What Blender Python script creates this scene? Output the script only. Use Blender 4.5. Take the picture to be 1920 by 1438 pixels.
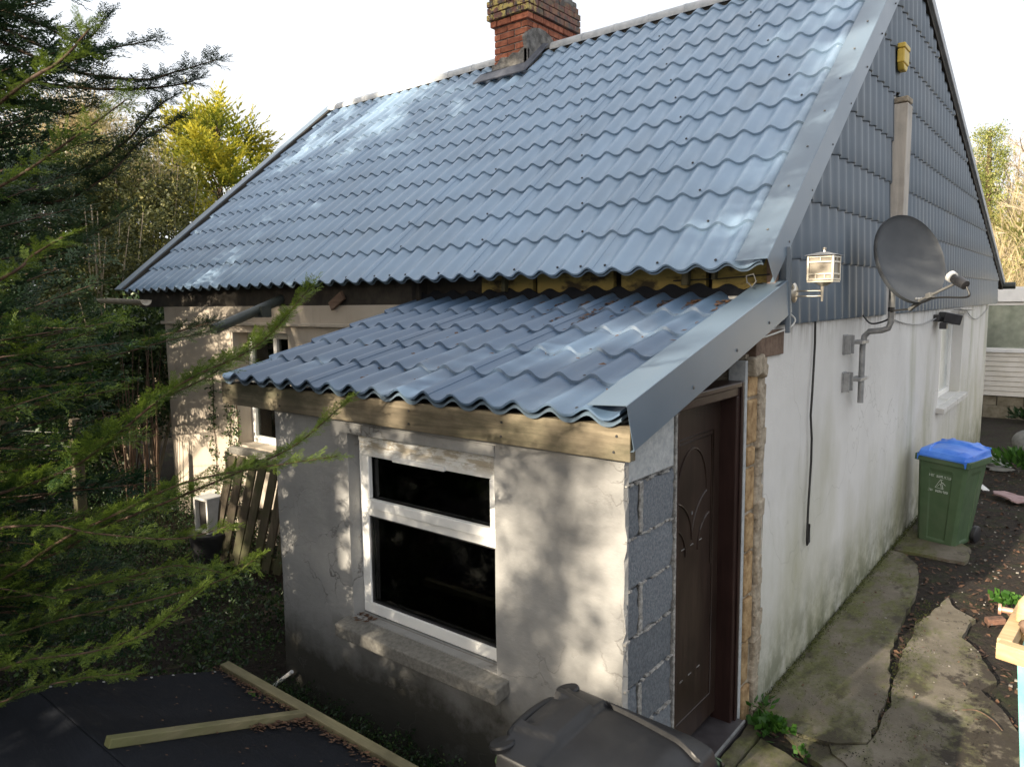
import bpy, math, random
import numpy as np
from mathutils import Vector, Matrix

S = bpy.context.scene
for o in list(bpy.data.objects): bpy.data.objects.remove(o, do_unlink=True)
R = math.radians

# ------------------------------------------------------------------ camera
CAM = np.array([1.440, -4.043, 2.3826]); YAW, PIT, ROL, FPX = 38.9565, -6.4818, -0.7478, 1367.86
_y, _p, _r = R(YAW), R(PIT), R(ROL)
FW = np.array([-math.sin(_y)*math.cos(_p), math.cos(_y)*math.cos(_p), math.sin(_p)])
_rt = np.array([math.cos(_y), math.sin(_y), 0.0]); _up = np.cross(_rt, FW)
RT = _rt*math.cos(_r)+_up*math.sin(_r); UP = -_rt*math.sin(_r)+_up*math.cos(_r)
def at(u, v, depth): return CAM+(FW+RT*(u-960)/FPX-UP*(v-719)/FPX)*depth
cd = bpy.data.cameras.new('camera'); cam = bpy.data.objects.new('camera', cd); S.collection.objects.link(cam)
cd.sensor_width = 36; cd.lens = 36*FPX/1920; cd.clip_start = .05; cd.clip_end = 600
cam.matrix_world = Matrix(((RT[0], UP[0], -FW[0], CAM[0]), (RT[1], UP[1], -FW[1], CAM[1]), (RT[2], UP[2], -FW[2], CAM[2]), (0, 0, 0, 1)))
cd.dof.use_dof = True; cd.dof.focus_distance = 5.2; cd.dof.aperture_fstop = 5.6
S.camera = cam

# ------------------------------------------------------------------ sky, sun, exposure
SUN = Vector((.40, 2.6, -1.0)).normalized()
EL = math.asin(-SUN.z); AZ = math.atan2(-SUN.x, -SUN.y)
W = bpy.data.worlds.new('World'); S.world = W; W.use_nodes = True
nt = W.node_tree; bg = nt.nodes['Background']
sk = nt.nodes.new('ShaderNodeTexSky'); sk.sky_type = 'NISHITA'; sk.sun_disc = False
sk.sun_elevation = EL; sk.sun_rotation = AZ; sk.air_density = 1.0; sk.dust_density = 9.0; sk.ozone_density = 1.0
# a thin bright veil of high cloud over the blue sky, the same all round
tc = nt.nodes.new('ShaderNodeTexCoord'); cn = nt.nodes.new('ShaderNodeTexNoise'); cn.inputs['Scale'].default_value = 2.2; cn.inputs['Detail'].default_value = 5
nt.links.new(tc.outputs['Generated'], cn.inputs['Vector'])
cr_ = nt.nodes.new('ShaderNodeMapRange'); nt.links.new(cn.outputs['Fac'], cr_.inputs[0]); cr_.inputs[1].default_value = .3; cr_.inputs[2].default_value = .7; cr_.inputs[3].default_value = .70; cr_.inputs[4].default_value = .95
vm = nt.nodes.new('ShaderNodeMix'); vm.data_type = 'RGBA'; nt.links.new(cr_.outputs[0], vm.inputs['Factor']); nt.links.new(sk.outputs['Color'], vm.inputs[6]); vm.inputs[7].default_value = (3.65, 3.75, 3.9, 1)
nt.links.new(vm.outputs[2], bg.inputs['Color']); bg.inputs['Strength'].default_value = .15
sl = bpy.data.lights.new('sun', 'SUN'); sl.energy = 5.0; sl.angle = R(.6); sl.color = (1, .87, .68)
so = bpy.data.objects.new('sun', sl); S.collection.objects.link(so); so.location = (-3, -14, 9)
so.rotation_euler = SUN.to_track_quat('-Z', 'Y').to_euler()
S.view_settings.view_transform = 'Standard'; S.view_settings.look = 'None'; S.view_settings.gamma = 1
S.view_settings.exposure = 1.25
S.render.engine = 'CYCLES'
try: S.view_settings.use_curve_mapping = False
except Exception: pass

# ------------------------------------------------------------------ helpers
WL = {}
def link(o, parent=None):
    S.collection.objects.link(o)
    if parent: o.parent = parent
    return o
def tag(o, label=None, cat=None, group=None, kind=None):
    if label: o['label'] = label
    if cat: o['category'] = cat
    if group: o['group'] = group
    if kind: o['kind'] = kind
    return o
def thing(name, label, cat, loc=(0, 0, 0), rot=(0, 0, 0), group=None):
    o = bpy.data.objects.new(name, None); link(o); o.location = loc; o.rotation_euler = rot; o.empty_display_size = .1
    WL[o.name] = Vector(loc) if tuple(rot) == (0, 0, 0) else Vector((0, 0, 0))
    return tag(o, label, cat, group)
def V3(a): return Vector((float(a[0]), float(a[1]), float(a[2])))

class MB:
    def __init__(s): s.v = []; s.f = []
    def add(s, vs, fs):
        b = len(s.v); s.v += [tuple(map(float, v)) for v in vs]; s.f += [tuple(b+i for i in f) for f in fs]; return s
    def box(s, x0, x1, y0, y1, z0, z1):
        return s.add([(x0,y0,z0),(x1,y0,z0),(x1,y1,z0),(x0,y1,z0),(x0,y0,z1),(x1,y0,z1),(x1,y1,z1),(x0,y1,z1)],
                     [(0,3,2,1),(4,5,6,7),(0,1,5,4),(1,2,6,5),(2,3,7,6),(3,0,4,7)])
    def obox(s, c, ax, ay, az):   # centre and half axes
        c, ax, ay, az = map(lambda q: Vector(tuple(q)), (c, ax, ay, az)); vs = []
        for k in (-1, 1):
            for i, j in ((-1,-1),(1,-1),(1,1),(-1,1)): vs.append(c+ax*i+ay*j+az*k)
        return s.add(vs, [(0,3,2,1),(4,5,6,7),(0,1,5,4),(1,2,6,5),(2,3,7,6),(3,0,4,7)])
    def bar(s, a, b, w, h, up=(0, 0, 1)):   # rectangular bar from a to b
        a, b = Vector(tuple(a)), Vector(tuple(b)); t = (b-a); L = t.length/2; t.normalize()
        sd = t.cross(Vector(up)).normalized(); u = sd.cross(t)
        return s.obox((a+b)/2, t*L, sd*w/2, u*h/2)
    def tube(s, pts, rad, n=8, cap=True):
        pts = [Vector(tuple(p)) for p in pts]; m = len(pts)
        rad = rad if hasattr(rad, '__len__') else [rad]*m
        t0 = (pts[1]-pts[0]).normalized(); nrm = t0.orthogonal().normalized(); rings = []
        for i in range(m):
            t = (pts[min(i+1, m-1)]-pts[max(i-1, 0)]).normalized()
            nrm = (nrm-t*nrm.dot(t)); nrm = nrm.normalized() if nrm.length > 1e-6 else t.orthogonal().normalized()
            bi = t.cross(nrm)
            rings.append([pts[i]+(nrm*math.cos(2*math.pi*k/n)+bi*math.sin(2*math.pi*k/n))*rad[i] for k in range(n)])
        vs = [p for r in rings for p in r]; fs = []
        for i in range(m-1):
            for k in range(n): fs.append((i*n+k, i*n+(k+1) % n, (i+1)*n+(k+1) % n, (i+1)*n+k))
        if cap: fs += [tuple(range(n))[::-1], tuple((m-1)*n+k for k in range(n))]
        return s.add(vs, fs)
    def lathe(s, prof, c=(0, 0, 0), axis=(0, 0, 1), n=20):   # prof: (r, h) along axis
        ax = Vector(axis).normalized(); a = ax.orthogonal().normalized(); b = ax.cross(a); c = Vector(tuple(c))
        vs = []; fs = []
        for r, h in prof:
            for k in range(n):
                th = 2*math.pi*k/n; vs.append(c+ax*h+(a*math.cos(th)+b*math.sin(th))*r)
        for i in range(len(prof)-1):
            for k in range(n): fs.append((i*n+k, i*n+(k+1) % n, (i+1)*n+(k+1) % n, (i+1)*n+k))
        return s.add(vs, fs)
    def prism(s, poly, d):   # 3d polygon extruded by vector d
        n = len(poly); d = Vector(d); vs = [Vector(tuple(p)) for p in poly]; vs += [p+d for p in vs]
        fs = [tuple(range(n))[::-1], tuple(range(n, 2*n))]+[(i, (i+1) % n, n+(i+1) % n, n+i) for i in range(n)]
        return s.add(vs, fs)
    def mesh(s, name, mat=None, smooth=None):
        me = bpy.data.meshes.new(name); me.from_pydata(s.v, [], s.f); me.update()
        import bmesh
        bm = bmesh.new(); bm.from_mesh(me); bmesh.ops.recalc_face_normals(bm, faces=bm.faces); bm.to_mesh(me); bm.free()
        if mat: me.materials.append(mat)
        if smooth is not None:
            me.shade_smooth(); me.set_sharp_from_angle(angle=R(smooth))
        return me
    def build(s, name, mat, parent=None, bevel=0, smooth=None, kind=None, local=False):
        o = bpy.data.objects.new(name, s.mesh(name, mat, smooth)); return fin(o, parent, bevel, kind, local)
def fin(o, parent=None, bevel=0, kind=None, local=False):
    link(o, parent)
    if parent and not local: o.location = -WL.get(parent.name, Vector((0, 0, 0)))
    WL[o.name] = Vector((0, 0, 0))
    if bevel:
        b = o.modifiers.new('bevel', 'BEVEL'); b.width = bevel; b.segments = 2; b.limit_method = 'ANGLE'; b.angle_limit = R(35)
    if kind: o['kind'] = kind
    return o
def np_obj(name, Vt, Fq, mat, parent=None, tint=None, kind=None, local=False):
    me = bpy.data.meshes.new(name); nv, nf = len(Vt), len(Fq); k = Fq.shape[1]
    me.vertices.add(nv); me.vertices.foreach_set('co', np.asarray(Vt, np.float32).ravel())
    me.loops.add(nf*k); me.loops.foreach_set('vertex_index', np.asarray(Fq, np.int32).ravel())
    me.polygons.add(nf); me.polygons.foreach_set('loop_start', np.arange(0, nf*k, k, dtype=np.int32))
    me.update(calc_edges=True)
    if tint is not None:
        a = me.attributes.new('tint', 'FLOAT', 'POINT'); a.data.foreach_set('value', np.asarray(tint, np.float32))
    me.materials.append(mat)
    return fin(bpy.data.objects.new(name, me), parent, 0, kind, local)

def smooth_path(pts, n=24):
    pts = [np.asarray(p, float) for p in pts]; P = [2*pts[0]-pts[1]]+pts+[2*pts[-1]-pts[-2]]; out = []
    seg = len(pts)-1; per = max(2, n//seg)
    for i in range(seg):
        p0, p1, p2, p3 = P[i:i+4]
        for k in range(per):
            t = k/per; out.append(.5*((2*p1)+(-p0+p2)*t+(2*p0-5*p1+4*p2-p3)*t*t+(-p0+3*p1-3*p2+p3)*t**3))
    return out+[pts[-1]]

# ------------------------------------------------------------------ materials
def lin(c): return tuple(c)+(1.0,) if len(c) == 3 else c
class Nd:
    def __init__(s, name):
        s.m = bpy.data.materials.new(name); s.m.use_nodes = True; s.t = s.m.node_tree; s.b = s.t.nodes['Principled BSDF']; s.out = s.t.nodes['Material Output']
        s.pos = s.n('ShaderNodeNewGeometry').outputs['Position']
    def n(s, typ, **kw):
        q = s.t.nodes.new(typ)
        for k, v in kw.items(): setattr(q, k, v)
        return q
    def l(s, a, b): s.t.links.new(a, b)
    def map(s, sc, src=None, rot=(0, 0, 0)):
        q = s.n('ShaderNodeMapping'); q.inputs['Scale'].default_value = sc; q.inputs['Rotation'].default_value = rot; s.l(src or s.pos, q.inputs['Vector']); return q.outputs['Vector']
    def noise(s, scale, detail=5, rough=.55, vec=None, dist=0):
        q = s.n('ShaderNodeTexNoise'); q.inputs['Scale'].default_value = scale; q.inputs['Detail'].default_value = detail; q.inputs['Roughness'].default_value = rough
        q.inputs['Distortion'].default_value = dist; s.l(vec or s.pos, q.inputs['Vector']); return q.outputs['Fac']
    def ramp(s, f, stops):
        q = s.n('ShaderNodeValToRGB'); e = q.color_ramp.elements
        while len(e) < len(stops): e.new(.5)
        for i, (p, c) in enumerate(stops):
            e[i].position = p; e[i].color = lin(c) if hasattr(c, '__len__') else (c, c, c, 1)
        s.l(f, q.inputs['Fac']); return q.outputs['Color']
    def mix(s, f, a, b, mode='MIX'):
        q = s.n('ShaderNodeMix', data_type='RGBA', blend_type=mode)
        if isinstance(f, (int, float)): q.inputs['Factor'].default_value = f
        else: s.l(f, q.inputs['Factor'])
        for v, i in ((a, 6), (b, 7)):
            if hasattr(v, '__len__'): q.inputs[i].default_value = lin(v)
            else: s.l(v, q.inputs[i])
        return q.outputs[2]
    def math(s, op, a, b=None, clamp=False):
        q = s.n('ShaderNodeMath', operation=op, use_clamp=clamp)
        for v, i in ((a, 0), (b, 1)):
            if v is None: continue
            if isinstance(v, (int, float)): q.inputs[i].default_value = v
            else: s.l(v, q.inputs[i])
        return q.outputs[0]
    def xyz(s, src=None):
        q = s.n('ShaderNodeSeparateXYZ'); s.l(src or s.pos, q.inputs[0]); return q.outputs
    def mr(s, f, a, b, c=0, d=1):
        q = s.n('ShaderNodeMapRange'); s.l(f, q.inputs[0])
        for i, v in ((1, a), (2, b), (3, c), (4, d)): q.inputs[i].default_value = v
        return q.outputs[0]
    def bump(s, h, st=.3, d=.01):
        q = s.n('ShaderNodeBump'); q.inputs['Strength'].default_value = st; q.inputs['Distance'].default_value = d; s.l(h, q.inputs['Height']); s.l(q.outputs[0], s.b.inputs['Normal'])
    def fin(s, col, rough=.7, metal=0, spec=.5):
        if hasattr(col, '__len__'): s.b.inputs['Base Color'].default_value = lin(col)
        else: s.l(col, s.b.inputs['Base Color'])
        if isinstance(rough, (int, float)): s.b.inputs['Roughness'].default_value = rough
        else: s.l(rough, s.b.inputs['Roughness'])
        s.b.inputs['Metallic'].default_value = metal; s.b.inputs['Specular IOR Level'].default_value = spec
        return s.m
def M(name, c1, c2, scale=6, rough=.7, bump=.15, bscale=60, metal=0, spec=.5, st=(1, 1, 1), lo=.35, hi=.65, rand=0, bd=.006, detail=6):
    k = Nd(name); f = k.noise(scale, detail, .6, k.map(st)); c = k.ramp(f, [(lo, c1), (hi, c2)])
    if rand:
        oi = k.n('ShaderNodeObjectInfo'); h = k.n('ShaderNodeHueSaturation'); k.l(k.mr(oi.outputs['Random'], 0, 1, 1-rand, 1+rand), h.inputs['Value']); k.l(c, h.inputs['Color']); c = h.outputs[0]
    if bump: k.bump(k.noise(bscale, 4, .6, k.map(st)), bump, bd)
    return k.fin(c, rough, metal, spec)
def steel(name, c, rough=.38, streak=(0, 0, 0)):
    k = Nd(name); a = k.noise(1.3, 6, .6); b = k.noise(22, 4, .6); d = k.noise(3.2, 5, .65, k.map((1, .35, .35)))
    col = k.mix(k.ramp(a, [(.3, 0), (.75, 1)]), tuple(x*.86 for x in c), tuple(x*1.12 for x in c))
    col = k.mix(k.math('MULTIPLY', k.ramp(d, [(.5, 0), (.72, 1)]), .16), col, (.16, .16, .15))
    col = k.mix(k.math('MULTIPLY', k.ramp(b, [(.62, 0), (.74, 1)]), .12), col, (.22, .21, .18))
    k.bump(k.noise(7, 2, .5), .06, .01)
    return k.fin(col, k.mr(a, .3, .7, rough-.04, rough+.08), 0, .9)

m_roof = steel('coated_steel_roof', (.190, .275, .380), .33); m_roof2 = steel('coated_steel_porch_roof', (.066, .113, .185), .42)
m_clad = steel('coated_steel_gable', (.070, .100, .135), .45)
m_flash = steel('coated_steel_flashing', (.10, .142, .19), .34)
m_under = M('steel_underside', (.09, .09, .09), (.13, .13, .125), 5, .6)
m_ridge = M('ridge_cap', (.30, .32, .34), (.46, .47, .48), 8, .55, .1)

def gable_render():
    k = Nd('white_wall_render'); x, y, z = k.xyz()
    base = k.ramp(k.noise(1.1, 7, .6), [(.3, (.56, .55, .53)), (.7, (.66, .65, .63))])
    st = k.noise(1.0, 6, .6, k.map((2, 1.3, .55)))
    low = k.math('ADD', k.mr(z, 1.75, .15, 0, .9), k.math('MULTIPLY', k.math('SUBTRACT', st, .5), 2.2))
    c = k.mix(k.mr(low, .25, 1.15, 0, .75), base, (.30, .29, .165))
    dk = k.math('MULTIPLY', k.mr(z, .6, .0, 0, 1), k.mr(k.noise(5, 6, .65), .32, .60, 0, 1))
    c = k.mix(k.math('MULTIPLY', dk, .85), c, (.075, .085, .035))
    gr = k.math('MULTIPLY', k.mr(k.noise(1., 5, .6, k.map((1.6, 1.2, .25))), .56, .72, 0, .55), k.mr(y, .6, 3.5, 0, 1))
    c = k.mix(gr, c, (.23, .24, .13))
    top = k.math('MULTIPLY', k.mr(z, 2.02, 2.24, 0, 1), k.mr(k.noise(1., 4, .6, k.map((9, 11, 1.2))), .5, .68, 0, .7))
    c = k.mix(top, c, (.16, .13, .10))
    vor = k.n('ShaderNodeTexVoronoi', feature='DISTANCE_TO_EDGE'); vor.inputs['Scale'].default_value = .55
    wv = k.n('ShaderNodeVectorMath', operation='ADD'); nz = k.n('ShaderNodeTexNoise'); nz.inputs['Scale'].default_value = 3
    k.l(k.pos, nz.inputs['Vector']); k.l(k.pos, wv.inputs[0]); k.l(nz.outputs['Color'], wv.inputs[1]); k.l(wv.outputs[0], vor.inputs['Vector'])
    cr = k.mr(vor.outputs['Distance'], 0, .006, .55, 0); c = k.mix(k.math('MULTIPLY', cr, .6), c, (.25, .24, .22))
    h = k.math('ADD', k.math('MULTIPLY', k.noise(2.2, 3, .5), 3), k.math('MULTIPLY', k.noise(70, 4, .7), .35))
    k.bump(h, .5, .012); return k.fin(c, .85, 0, .3)
m_gable = gable_render()
def porch_render():
    k = Nd('bare_grey_render'); x, y, z = k.xyz()
    a = k.noise(1.5, 7, .62); base = k.ramp(a, [(.28, (.175, .175, .174)), (.5, (.285, .283, .277)), (.72, (.40, .39, .372))])
    sd = k.noise(2.6, 6, .7, k.map((1.4, 1, .5))); base = k.mix(k.mr(sd, .57, .74, 0, .55), base, (.19, .18, .175))
    lo = k.math('ADD', k.mr(z, .72, .2, 0, 1), k.math('MULTIPLY', k.math('SUBTRACT', k.noise(3, 6, .65), .5), 1.6))  # foot darkened: damp stain plus painted shade of the narrow gap
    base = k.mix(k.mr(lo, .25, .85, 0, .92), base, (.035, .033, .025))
    wv = k.n('ShaderNodeVectorMath', operation='ADD'); nz = k.n('ShaderNodeTexNoise'); nz.inputs['Scale'].default_value = 4; nz.inputs['Detail'].default_value = 6
    k.l(k.pos, nz.inputs['Vector']); k.l(k.pos, wv.inputs[0]); k.l(nz.outputs['Color'], wv.inputs[1])
    vor = k.n('ShaderNodeTexVoronoi', feature='DISTANCE_TO_EDGE'); vor.inputs['Scale'].default_value = .9; k.l(wv.outputs[0], vor.inputs['Vector'])
    cr = k.math('MULTIPLY', k.mr(vor.outputs['Distance'], 0, .010, 1, 0), k.mr(k.noise(1.7, 3, .5), .45, .6, 0, 1))
    base = k.mix(k.math('MULTIPLY', cr, .7), base, (.11, .10, .095))
    h = k.math('ADD', k.math('MULTIPLY', k.noise(3, 4, .55, k.map((1, 1, 2.2))), 2), k.math('SUBTRACT', k.math('MULTIPLY', k.noise(90, 4, .7), .3), k.math('MULTIPLY', cr, .8)))
    k.bump(h, .55, .010); return k.fin(base, .88, 0, .25)
m_porch = porch_render()
def front_render():
    k = Nd('cream_wall_render'); x, y, z = k.xyz()
    c = k.ramp(k.noise(1.6, 7, .6), [(.3, (.40, .345, .28)), (.7, (.50, .44, .37))])
    st = k.noise(1., 5, .6, k.map((5, 5, .4))); c = k.mix(k.mr(st, .55, .75, 0, .5), c, (.27, .235, .19))
    k.bump(k.math('ADD', k.noise(3, 3, .5), k.math('MULTIPLY', k.noise(70, 3, .7), .3)), .4, .012); return k.fin(c, .88, 0, .25)
m_front = front_render()
def upvc(flake):
    k = Nd('white_frame_flaking' if flake else 'white_frame'); c = k.ramp(k.noise(3, 5, .6), [(.3, (.72, .72, .70)), (.7, (.82, .82, .81))])
    c = k.mix(k.mr(k.noise(2.2, 7, .7, k.map((1, 1, 2))), .58, .8, 0, .5), c, (.42, .42, .38))
    if flake:
        x, y, z = k.xyz(); f = k.math('MULTIPLY', k.mr(z, 1.545, 1.60, 0, 1), k.mr(k.noise(9, 8, .75, k.map((1, 1, 3))), .45, .55, 0, 1)); c = k.mix(f, c, (.46, .41, .33))
    return k.fin(c, .42, 0, .45)
m_upvc = upvc(False); m_upvc_f = upvc(True)
def glass(name, tint, t=.75, rough=.02):
    k = Nd(name); tr = k.n('ShaderNodeBsdfTransparent'); tr.inputs[0].default_value = lin(tint); gl = k.n('ShaderNodeBsdfGlossy'); gl.inputs['Roughness'].default_value = rough
    fr = k.n('ShaderNodeFresnel'); fr.inputs['IOR'].default_value = 1.5; mx = k.n('ShaderNodeMixShader'); k.l(fr.outputs[0], mx.inputs[0]); k.l(tr.outputs[0], mx.inputs[1]); k.l(gl.outputs[0], mx.inputs[2])
    df = k.n('ShaderNodeBsdfDiffuse'); df.inputs[0].default_value = (.16, .16, .15, 1); m2 = k.n('ShaderNodeMixShader'); k.l(k.math('MULTIPLY', k.mr(k.noise(4, 7, .7), .55, .75, 0, 1), .06), m2.inputs[0]); k.l(mx.outputs[0], m2.inputs[1]); k.l(df.outputs[0], m2.inputs[2])
    k.l(m2.outputs[0], k.out.inputs['Surface']); return k.m
m_glass = glass('window_glass', (.55, .58, .56)); m_palepane = M('pale_backed_pane', (.42, .44, .42), (.58, .60, .57), 5, .35, 0, spec=.25); m_clear = glass('clear_glass', (.95, .97, .95)); m_lampglass = M('frosted_lamp_glass', (.17, .145, .11), (.26, .225, .17), 20, .4, 0)
m_dark = M('dark_interior', (.03, .028, .026), (.05, .045, .04), 4, .9, 0)
def wood(name, c1, c2, axis='x', scale=9, rough=.75, rand=.15, moss=None, bump=.35):
    k = Nd(name); st = {'x': (.12, 1.6, 1.6), 'y': (1.6, .12, 1.6), 'z': (1.6, 1.6, .12)}[axis]
    g = k.noise(scale*3, 7, .65, k.map(st), .4); c = k.ramp(g, [(.28, c1), (.7, c2)])
    c = k.mix(k.mr(k.noise(3, 5, .6), .45, .7, 0, .6), c, tuple(x*.55 for x in c1))
    if moss: c = k.mix(k.mr(k.noise(1.6, 7, .7, k.map((.7, 1, 1.6))), .44, .62, 0, .8), c, moss)
    if rand:
        oi = k.n('ShaderNodeObjectInfo'); h = k.n('ShaderNodeHueSaturation'); k.l(k.mr(oi.outputs['Random'], 0, 1, 1-rand, 1+rand), h.inputs['Value']); k.l(c, h.inputs['Color']); c = h.outputs[0]
    k.bump(g, bump, .006); return k.fin(c, rough, 0, .3)
m_fascia = wood('weathered_fascia', (.065, .052, .035), (.33, .275, .19), 'x', 4.2, moss=(.05, .05, .028))
m_post = wood('grey_post_wood', (.34, .31, .275), (.52, .48, .43), 'z', 4.5)
m_pallet = wood('old_pallet_wood', (.035, .028, .020), (.15, .118, .082), 'z', 4.5, moss=(.06, .065, .025))
m_batten = wood('green_batten_wood', (.12, .11, .065), (.27, .235, .135), 'x', 4.5, moss=(.12, .125, .05))
m_batteny = wood('green_batten_wood_cross', (.12, .11, .065), (.27, .235, .135), 'y', 4.5, moss=(.12, .125, .05))
m_newwood = wood('pale_softwood', (.42, .29, .15), (.62, .46, .27), 'x', 7)
m_brownwood = wood('brown_lintel_wood', (.10, .06, .04), (.22, .15, .11), 'x', 5)
m_door = wood('dark_door_foil', (.018, .011, .009), (.040, .026, .020), 'z', 10, .36, 0, bump=.08)
m_doorframe = wood('red_brown_frame_foil', (.019, .010, .009), (.038, .020, .017), 'z', 10, .34, 0, bump=.06)
m_thresh = M('threshold_plastic', (.035, .03, .032), (.06, .055, .058), 9, .4, .05)
m_block = M('concrete_block', (.095, .108, .125), (.165, .178, .195), 75, .92, .5, 90, 0, .2, rand=.16, bd=.008, detail=3)
m_blocklt = M('concrete_lintel', (.30, .32, .33), (.42, .43, .43), 30, .9, .5, 110, 0, .2)
m_mortar = M('pale_mortar', (.15, .147, .14), (.36, .35, .33), 40, .92, .9, 60, 0, .2, bd=.012)
m_mortard = M('beige_mortar', (.24, .20, .15), (.42, .36, .28), 22, .92, .9, 50, 0, .2, bd=.014)
m_stone = M('sandstone', (.22, .135, .065), (.47, .33, .18), 14, .9, .8, 45, 0, .2, rand=.22, bd=.012)
m_brick = M('red_brick', (.21, .070, .042), (.40, .150, .085), 20, .88, .6, 70, 0, .25, rand=.25)
m_brickl2 = M('dirty_brick', (.07, .040, .028), (.17, .085, .055), 20, .9, .6, 70)
def lichen_brick():
    k = Nd('lichened_brick'); c = k.ramp(k.noise(18, 6, .6), [(.3, (.13, .07, .06)), (.7, (.26, .13, .10))]); x, y, z = k.xyz()
    c = k.mix(k.mr(k.noise(13, 6, .65), .46, .58, 0, .85), c, (.085, .085, .08)); yl = k.math('MULTIPLY', k.mr(k.noise(16, 5, .6), .48, .56, 0, .9), k.mr(y, 2.95, 2.75, .12, 1)); c = k.mix(yl, c, (.50, .40, .14))
    k.bump(k.noise(60, 4, .6), .6, .008); return k.fin(c, .9, 0, .2)
m_brickl = lichen_brick()
m_cement = M('grey_cement', (.10, .095, .088), (.27, .255, .235), 11, .93, .9, 40, 0, .2, bd=.02)
m_lead = M('lead_flashing', (.055, .06, .075), (.11, .115, .135), 9, .5, .3, 25)
m_foam = M('yellow_insulation', (.045, .033, .015), (.27, .205, .06), 4.5, .85, .4, 30, st=(1, 1, 2), lo=.40, hi=.52)
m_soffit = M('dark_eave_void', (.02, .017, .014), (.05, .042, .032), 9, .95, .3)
m_sill = M('concrete_sill', (.14, .135, .122), (.215, .205, .185), 45, .92, .45, 110, 0, .2, bd=.006)
m_sillw = M('white_sill_stone', (.45, .44, .42), (.60, .59, .56), 9, .8, .3)
m_galv = M('galvanised_steel', (.20, .205, .21), (.34, .345, .35), 15, .5, .05, 50, .35)
m_chrome = M('brushed_lamp_steel', (.55, .50, .42), (.70, .64, .54), 20, .28, 0, 50, .85)
m_dish = M('dark_grey_dish', (.038, .043, .050), (.056, .061, .068), 4, .55, .05)
m_blackp = M('black_plastic', (.018, .018, .02), (.03, .03, .033), 12, .45, .05)
m_cable = M('black_cable', (.012, .012, .012), (.02, .02, .02), 9, .5, 0)
m_wcable = M('white_cable', (.55, .54, .5), (.66, .65, .6), 9, .5, 0)
m_yellow = M('yellow_box_plastic', (.55, .38, .055), (.68, .50, .10), 6, .5, .05)
m_white = M('white_paint', (.70, .70, .69), (.80, .80, .79), 5, .4, .05)
m_litter = M('dead_leaves', (.030, .015, .009), (.12, .062, .033), 30, .85, .3, 50, rand=.3)
def plastic(name, c1, c2, dust, rough, amt=.5):
    k = Nd(name); c = k.ramp(k.noise(5, 6, .6), [(.3, c1), (.7, c2)]); d = k.noise(3.5, 8, .75, k.map((1, 1, .45))); c = k.mix(k.mr(d, .5, .72, 0, amt), c, dust)
    sc = k.noise(30, 5, .7, k.map((1, .25, 1))); c = k.mix(k.mr(sc, .64, .70, 0, amt*.7), c, dust)
    k.bump(k.noise(180, 3, .6), .1, .003); return k.fin(c, k.mr(d, .4, .7, rough, rough+.25), 0, .35)
m_green = plastic('green_bin_plastic', (.048, .088, .042), (.078, .125, .066), (.13, .14, .10), .42, .35)
m_blue = M('blue_lid_plastic', (.025, .14, .62), (.09, .25, .74), 5, .38, .05)
m_binlid = plastic('black_lid_plastic', (.006, .0065, .008), (.011, .0115, .0135), (.030, .029, .027), .42, .25)
m_print = M('white_print', (.50, .56, .50), (.60, .65, .60), 9, .6, 0)
m_gutter = M('old_pale_gutter', (.33, .28, .22), (.50, .45, .37), 7, .6, .2)
m_dkgutter = M('dark_gutter', (.020, .026, .024), (.05, .058, .05), 7, .5, .1)
m_bark = M('bark', (.055, .034, .022), (.14, .09, .06), 20, .9, .8, 40, st=(1, 1, .25))
m_twig = M('red_brown_twig', (.045, .026, .017), (.11, .062, .040), 20, .8, .3)
m_greytwig = M('pale_bare_twig', (.30, .24, .17), (.48, .40, .29), 4, .9, 0)
m_teal = M('worn_turquoise_paint', (.14, .42, .42), (.24, .52, .50), 8, .55, .2)
m_red = M('worn_red_paint', (.42, .10, .08), (.55, .16, .12), 8, .6, .2)
m_copper = M('pink_copper', (.62, .32, .22), (.74, .42, .30), 9, .4, 0, 50, .5)
m_curtain = M('net_curtain', (.48, .52, .48), (.76, .78, .74), 5, .9, .6, 25, detail=7)
m_plank = M('caravan_cladding', (.55, .52, .45), (.68, .65, .60), 3, .5, .05)
m_bases = M('rough_base_block', (.14, .12, .08), (.26, .23, .17), 8, .95, .5)
m_boulder = M('grey_boulder', (.16, .165, .16), (.26, .26, .25), 8, .9, .5)
m_pebble = M('grey_pebbles', (.10, .09, .08), (.30, .28, .25), 30, .9, .3)
m_rag = M('crumpled_white_sheet', (.38, .39, .38), (.55, .55, .53), 10, .7, .5, 20)
m_pink = M('faded_pink_cloth', (.26, .17, .17), (.40, .28, .28), 9, .9, .5, 25)
def felt():
    k = Nd('roofing_felt'); a = k.noise(2.4, 7, .65); c = k.ramp(a, [(.3, (.008, .009, .012)), (.7, (.016, .018, .023))])
    c = k.mix(k.mr(k.noise(5, 8, .75), .58, .70, 0, .5), c, (.040, .038, .034)); c = k.mix(k.mr(k.noise(240, 2, .6), .66, .72, 0, .6), c, (.07, .07, .075))
    wr = k.noise(1.6, 4, .6, k.map((.5, 2.2, 1)), 1.2)
    k.bump(k.math('ADD', k.math('MULTIPLY', k.noise(260, 2, .7), .35), k.math('MULTIPLY', wr, 5)), .6, .006); return k.fin(c, k.mr(a, .35, .65, .65, .9), 0, .10)
m_felt = felt()
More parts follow.
